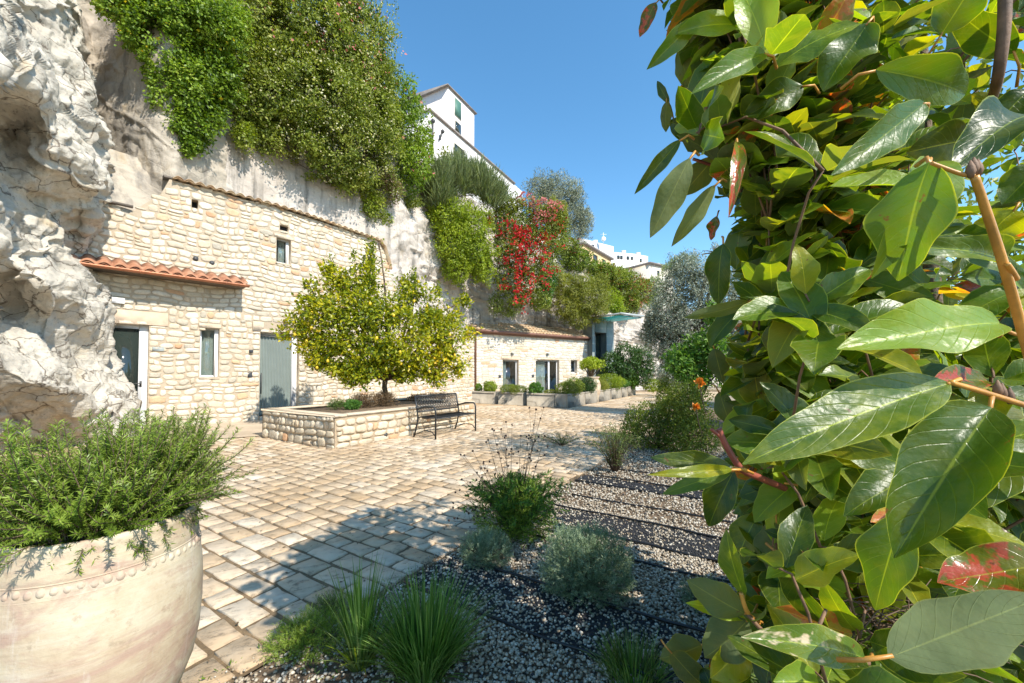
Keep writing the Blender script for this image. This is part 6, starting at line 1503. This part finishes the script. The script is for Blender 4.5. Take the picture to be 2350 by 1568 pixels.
stem([(1960, 260, 1.1), (1850, 200, 1.05), (1770, 130, 1.0), (1680, 70, 1.), (1560, 60, 1.)], .011, 'twig_brown'); stem([(1850, 200, 1.05), (1900, 120, 1.05), (1905, 40, 1.05)], .004, 'twig_orange')
stem([(1860, 390, 1.1), (1780, 330, 1.05), (1700, 280, 1.05), (1650, 272, 1.05)], .006, 'bark'); stem([(1720, 300, 1.05), (1640, 325, 1.02), (1560, 322, 1.)], .0045, 'red_twig'); stem([(1840, 405, 1.05), (1740, 410, 1.), (1590, 365, 1.)], .005, 'red_twig')
stem([(2306, -60, .62), (2304, 60, .62), (2290, 175, .64), (2275, 230, .7), (2240, 300, .85)], .0085, 'twig_brown'); stem([(1890, 468, 1.1), (1840, 470, 1.1), (1790, 462, 1.1)], .005, 'red_twig')
stem([(1740, 1430, .8), (1715, 1405, .78), (1700, 1360, .78)], .005, 'twig_orange'); stem([(1990, 1520, .6), (1925, 1500, .6), (1780, 1470, .75), (1715, 1410, .78)], .005, 'twig_brown'); stem([(1850, 1510, .55), (1870, 1460, .55), (1895, 1400, .58)], .003, 'dead_twig' if 'dead_twig' in M else 'twig_brown')
stem([(2000, 1000, .9), (1925, 1020, .88), (1922, 1180, .9), (1935, 1400, .95)], .006, 'dark_bark')
# filler crown: rosettes at the ends of real twigs
SIL = [(-400, 1640), (-100, 1560), (0, 1530), (60, 1520), (170, 1575), (230, 1545), (300, 1550), (360, 1610), (420, 1645), (500, 1670), (560, 1672), (640, 1670), (700, 1700), (760, 1670), (830, 1665), (900, 1650), (960, 1665), (1050, 1660), (1120, 1670), (1200, 1690),
       (1280, 1690), (1350, 1690), (1420, 1680), (1500, 1620), (1568, 1600), (1900, 1620)]
nodes = []; rs = random.Random(4)
while len(nodes) < 1900:
    Y = rs.uniform(.9, 2.2) if rs.random() < .62 else rs.uniform(.6, 1.2); X = rs.uniform(.30, 2.3); z = rs.uniform(.02, 3.15)
    if rs.random() < .22:
        vy = rs.uniform(-250, 1750); Y = rs.uniform(.85, 1.35); q = P(np.interp(vy, [a for a, b in SIL], [b for a, b in SIL]) + 40 + rs.random() * 330, vy, Y); X, z = q[0], q[2]
        if z < .03: continue
    vx, vy, _ = proj(np.array([X, Y, z])); vx, vy = vx[0], vy[0]
    s0 = np.interp(vy, [a for a, b in SIL], [b for a, b in SIL])
    if vx < s0 + 40: continue
    # keep the sun's path to the front leaves open, thin the far inside
    if Y < .62 and z > 2.0: continue
    if X > 1.6 and Y < .8: continue
    if X > 1.3 + .5 * Y and rs.random() < .6: continue
    if z > 1.7 and X > .75 * Y + .35 and rs.random() < .6: continue
    if Y < 1.0 and X > .55 * Y + .25 and z > 1.1 and rs.random() < .65: continue
    if X > 1.1 and z > .8 and rs.random() < .6: continue
    nodes.append(np.array([X, Y, z]))
nodes = np.array(nodes)
Bs, Ts, Ws, Ns, Ar, Fo, Wa = [], [], [], [], [], [], []
tw = MB(); hubs = [np.array([.95, 1.1, z]) for z in (.5, .9, 1.3, 1.7, 2.1, 2.5)] + [np.array([1.5, 1.4, z]) for z in (.7, 1.3, 1.9, 2.5)]
tr_ = np.array([[.98, 1.1, z] for z in np.arange(.15, 2.6, .1)] + [[1.5, 1.4, z] for z in np.arange(.3, 2.6, .1)])
dtr = np.linalg.norm(nodes[:, None] - tr_[None], axis=2); order = np.argsort(dtr.min(1)); nodes = nodes[order]; dtr = dtr[order]
pool = list(tr_); par = []
for nd in nodes:
    pa = np.array(pool); dd_ = np.linalg.norm(pa - nd + np.array([0, 0, .10]), axis=1); par.append(pa[int(np.argmin(dd_))]); pool.append(nd)
for id_, nd in enumerate(nodes):
    h = par[id_]; out = nd - h; out = out / (np.linalg.norm(out) + 1e-6)
    ax = out * .8 + np.array([rs.uniform(-.3, .1), rs.uniform(-.3, .2), rs.uniform(0, .5)]); ax /= np.linalg.norm(ax)
    tw.tube([h + (nd - h) * q + Z * (.05 * math.sin(q * 3)) * (1 if q < 1 else 0) for q in (0, .35, .7, 1)], [.0030, .0027, .0023, .0018], 4)
    m = rs.randint(5, 7); a0 = rs.uniform(0, 6.28); s1 = np.cross(ax, [0, 0, 1.]); s1 /= np.linalg.norm(s1) + 1e-6; s2 = np.cross(s1, ax)
    for k in range(m):
        a = a0 + k * 2.4; rad = s1 * math.cos(a) + s2 * math.sin(a); d = rad * rs.uniform(.7, 1.1) + ax * rs.uniform(.1, .8) + np.array([0, 0, rs.uniform(-.55, .05)]); d /= np.linalg.norm(d)
        L = rs.uniform(.085, .150) * (1 if nd[1] < 1.3 else 1.15); b = nd + ax * rs.uniform(-.03, .0) + d * .016; tp = b + d * L
        v1, v2, ff = proj(tp)
        if ff[0] < .42 or v1[0] < np.interp(v2[0], [q for q, _ in SIL], [q for _, q in SIL]) - 5: continue
        nr = ax * .7 + np.array([-.25, -.35, .3]) + np.array([rs.uniform(-.4, .4) for _ in range(3)])
        Bs.append(b); Ts.append(tp); Ws.append(L * rs.uniform(.46, .62)); Ns.append(nr / np.linalg.norm(nr)); Ar.append(rs.uniform(.02, .2)); Fo.append(rs.uniform(.1, .55)); Wa.append(rs.uniform(.04, .16))
tw.build('twigs' if False else 'twig', 'twig_brown', shrub_root, True)
Bs, Ts, Ws, Ns, Ar, Fo, Wa = map(np.array, (Bs, Ts, Ws, Ns, Ar, Fo, Wa))
kind = rng.random(len(Bs))
for mt, lo_, hi in (('glossy_leaf', 0, .60), ('pale_leaf', .60, .82), ('yellowgreen_leaf', .82, .925), ('orange_leaf', .925, .94), ('red_leaf', .94, .962), ('grey_underleaf', .962, 1.01)):
    k = (kind >= lo_) & (kind < hi)
    p, f, uv, nf = bigleaves(Bs[k], Ts[k], Ws[k], Ns[k], Ar[k], Fo[k], Wa[k], 5, 9)
    o = link('foliage', mesh(p, f, uv=uv, tint=np.repeat(rng.random(int(k.sum())), nf), smooth=True), mt, shrub_root); o['kind'] = 'stuff'
tk = MB(); 
tk.tube([sh_base - Z * .03, np.array([1.3, 1.2, .3]), np.array([1.1, 1.15, .8]), np.array([.98, 1.1, 1.5]), np.array([.95, 1.1, 2.2]), np.array([.98, 1.12, 2.7])], [.05, .042, .034, .026, .018, .01], 10)
tk.build('trunk', 'bark', shrub_root, True)
tk = MB(); tk.tube([sh_base + Z * .1, np.array([1.45, 1.3, .5]), np.array([1.5, 1.4, 1.2]), np.array([1.5, 1.42, 2.0]), np.array([1.48, 1.4, 2.6])], [.04, .034, .028, .02, .01], 10); tk.build('trunk', 'bark', shrub_root, True)
# knot of dead twigs low in the shrub
tk = MB(); c0 = P(2040, 1450, .72)
for _ in range(110):
    a = c0 + np.array([rs.uniform(-.09, .09), rs.uniform(-.04, .06), rs.uniform(-.05, .05)]); d = np.array([rs.uniform(-1, 1), rs.uniform(-.4, .4), rs.uniform(-.7, .3)]); d /= np.linalg.norm(d)
    tk.tube([a, a + d * .05 + Z * .006, a + d * .1], [.0014, .0011, .0007], 4)
tk.build('dead_twig', 'dry_stem', shrub_root)
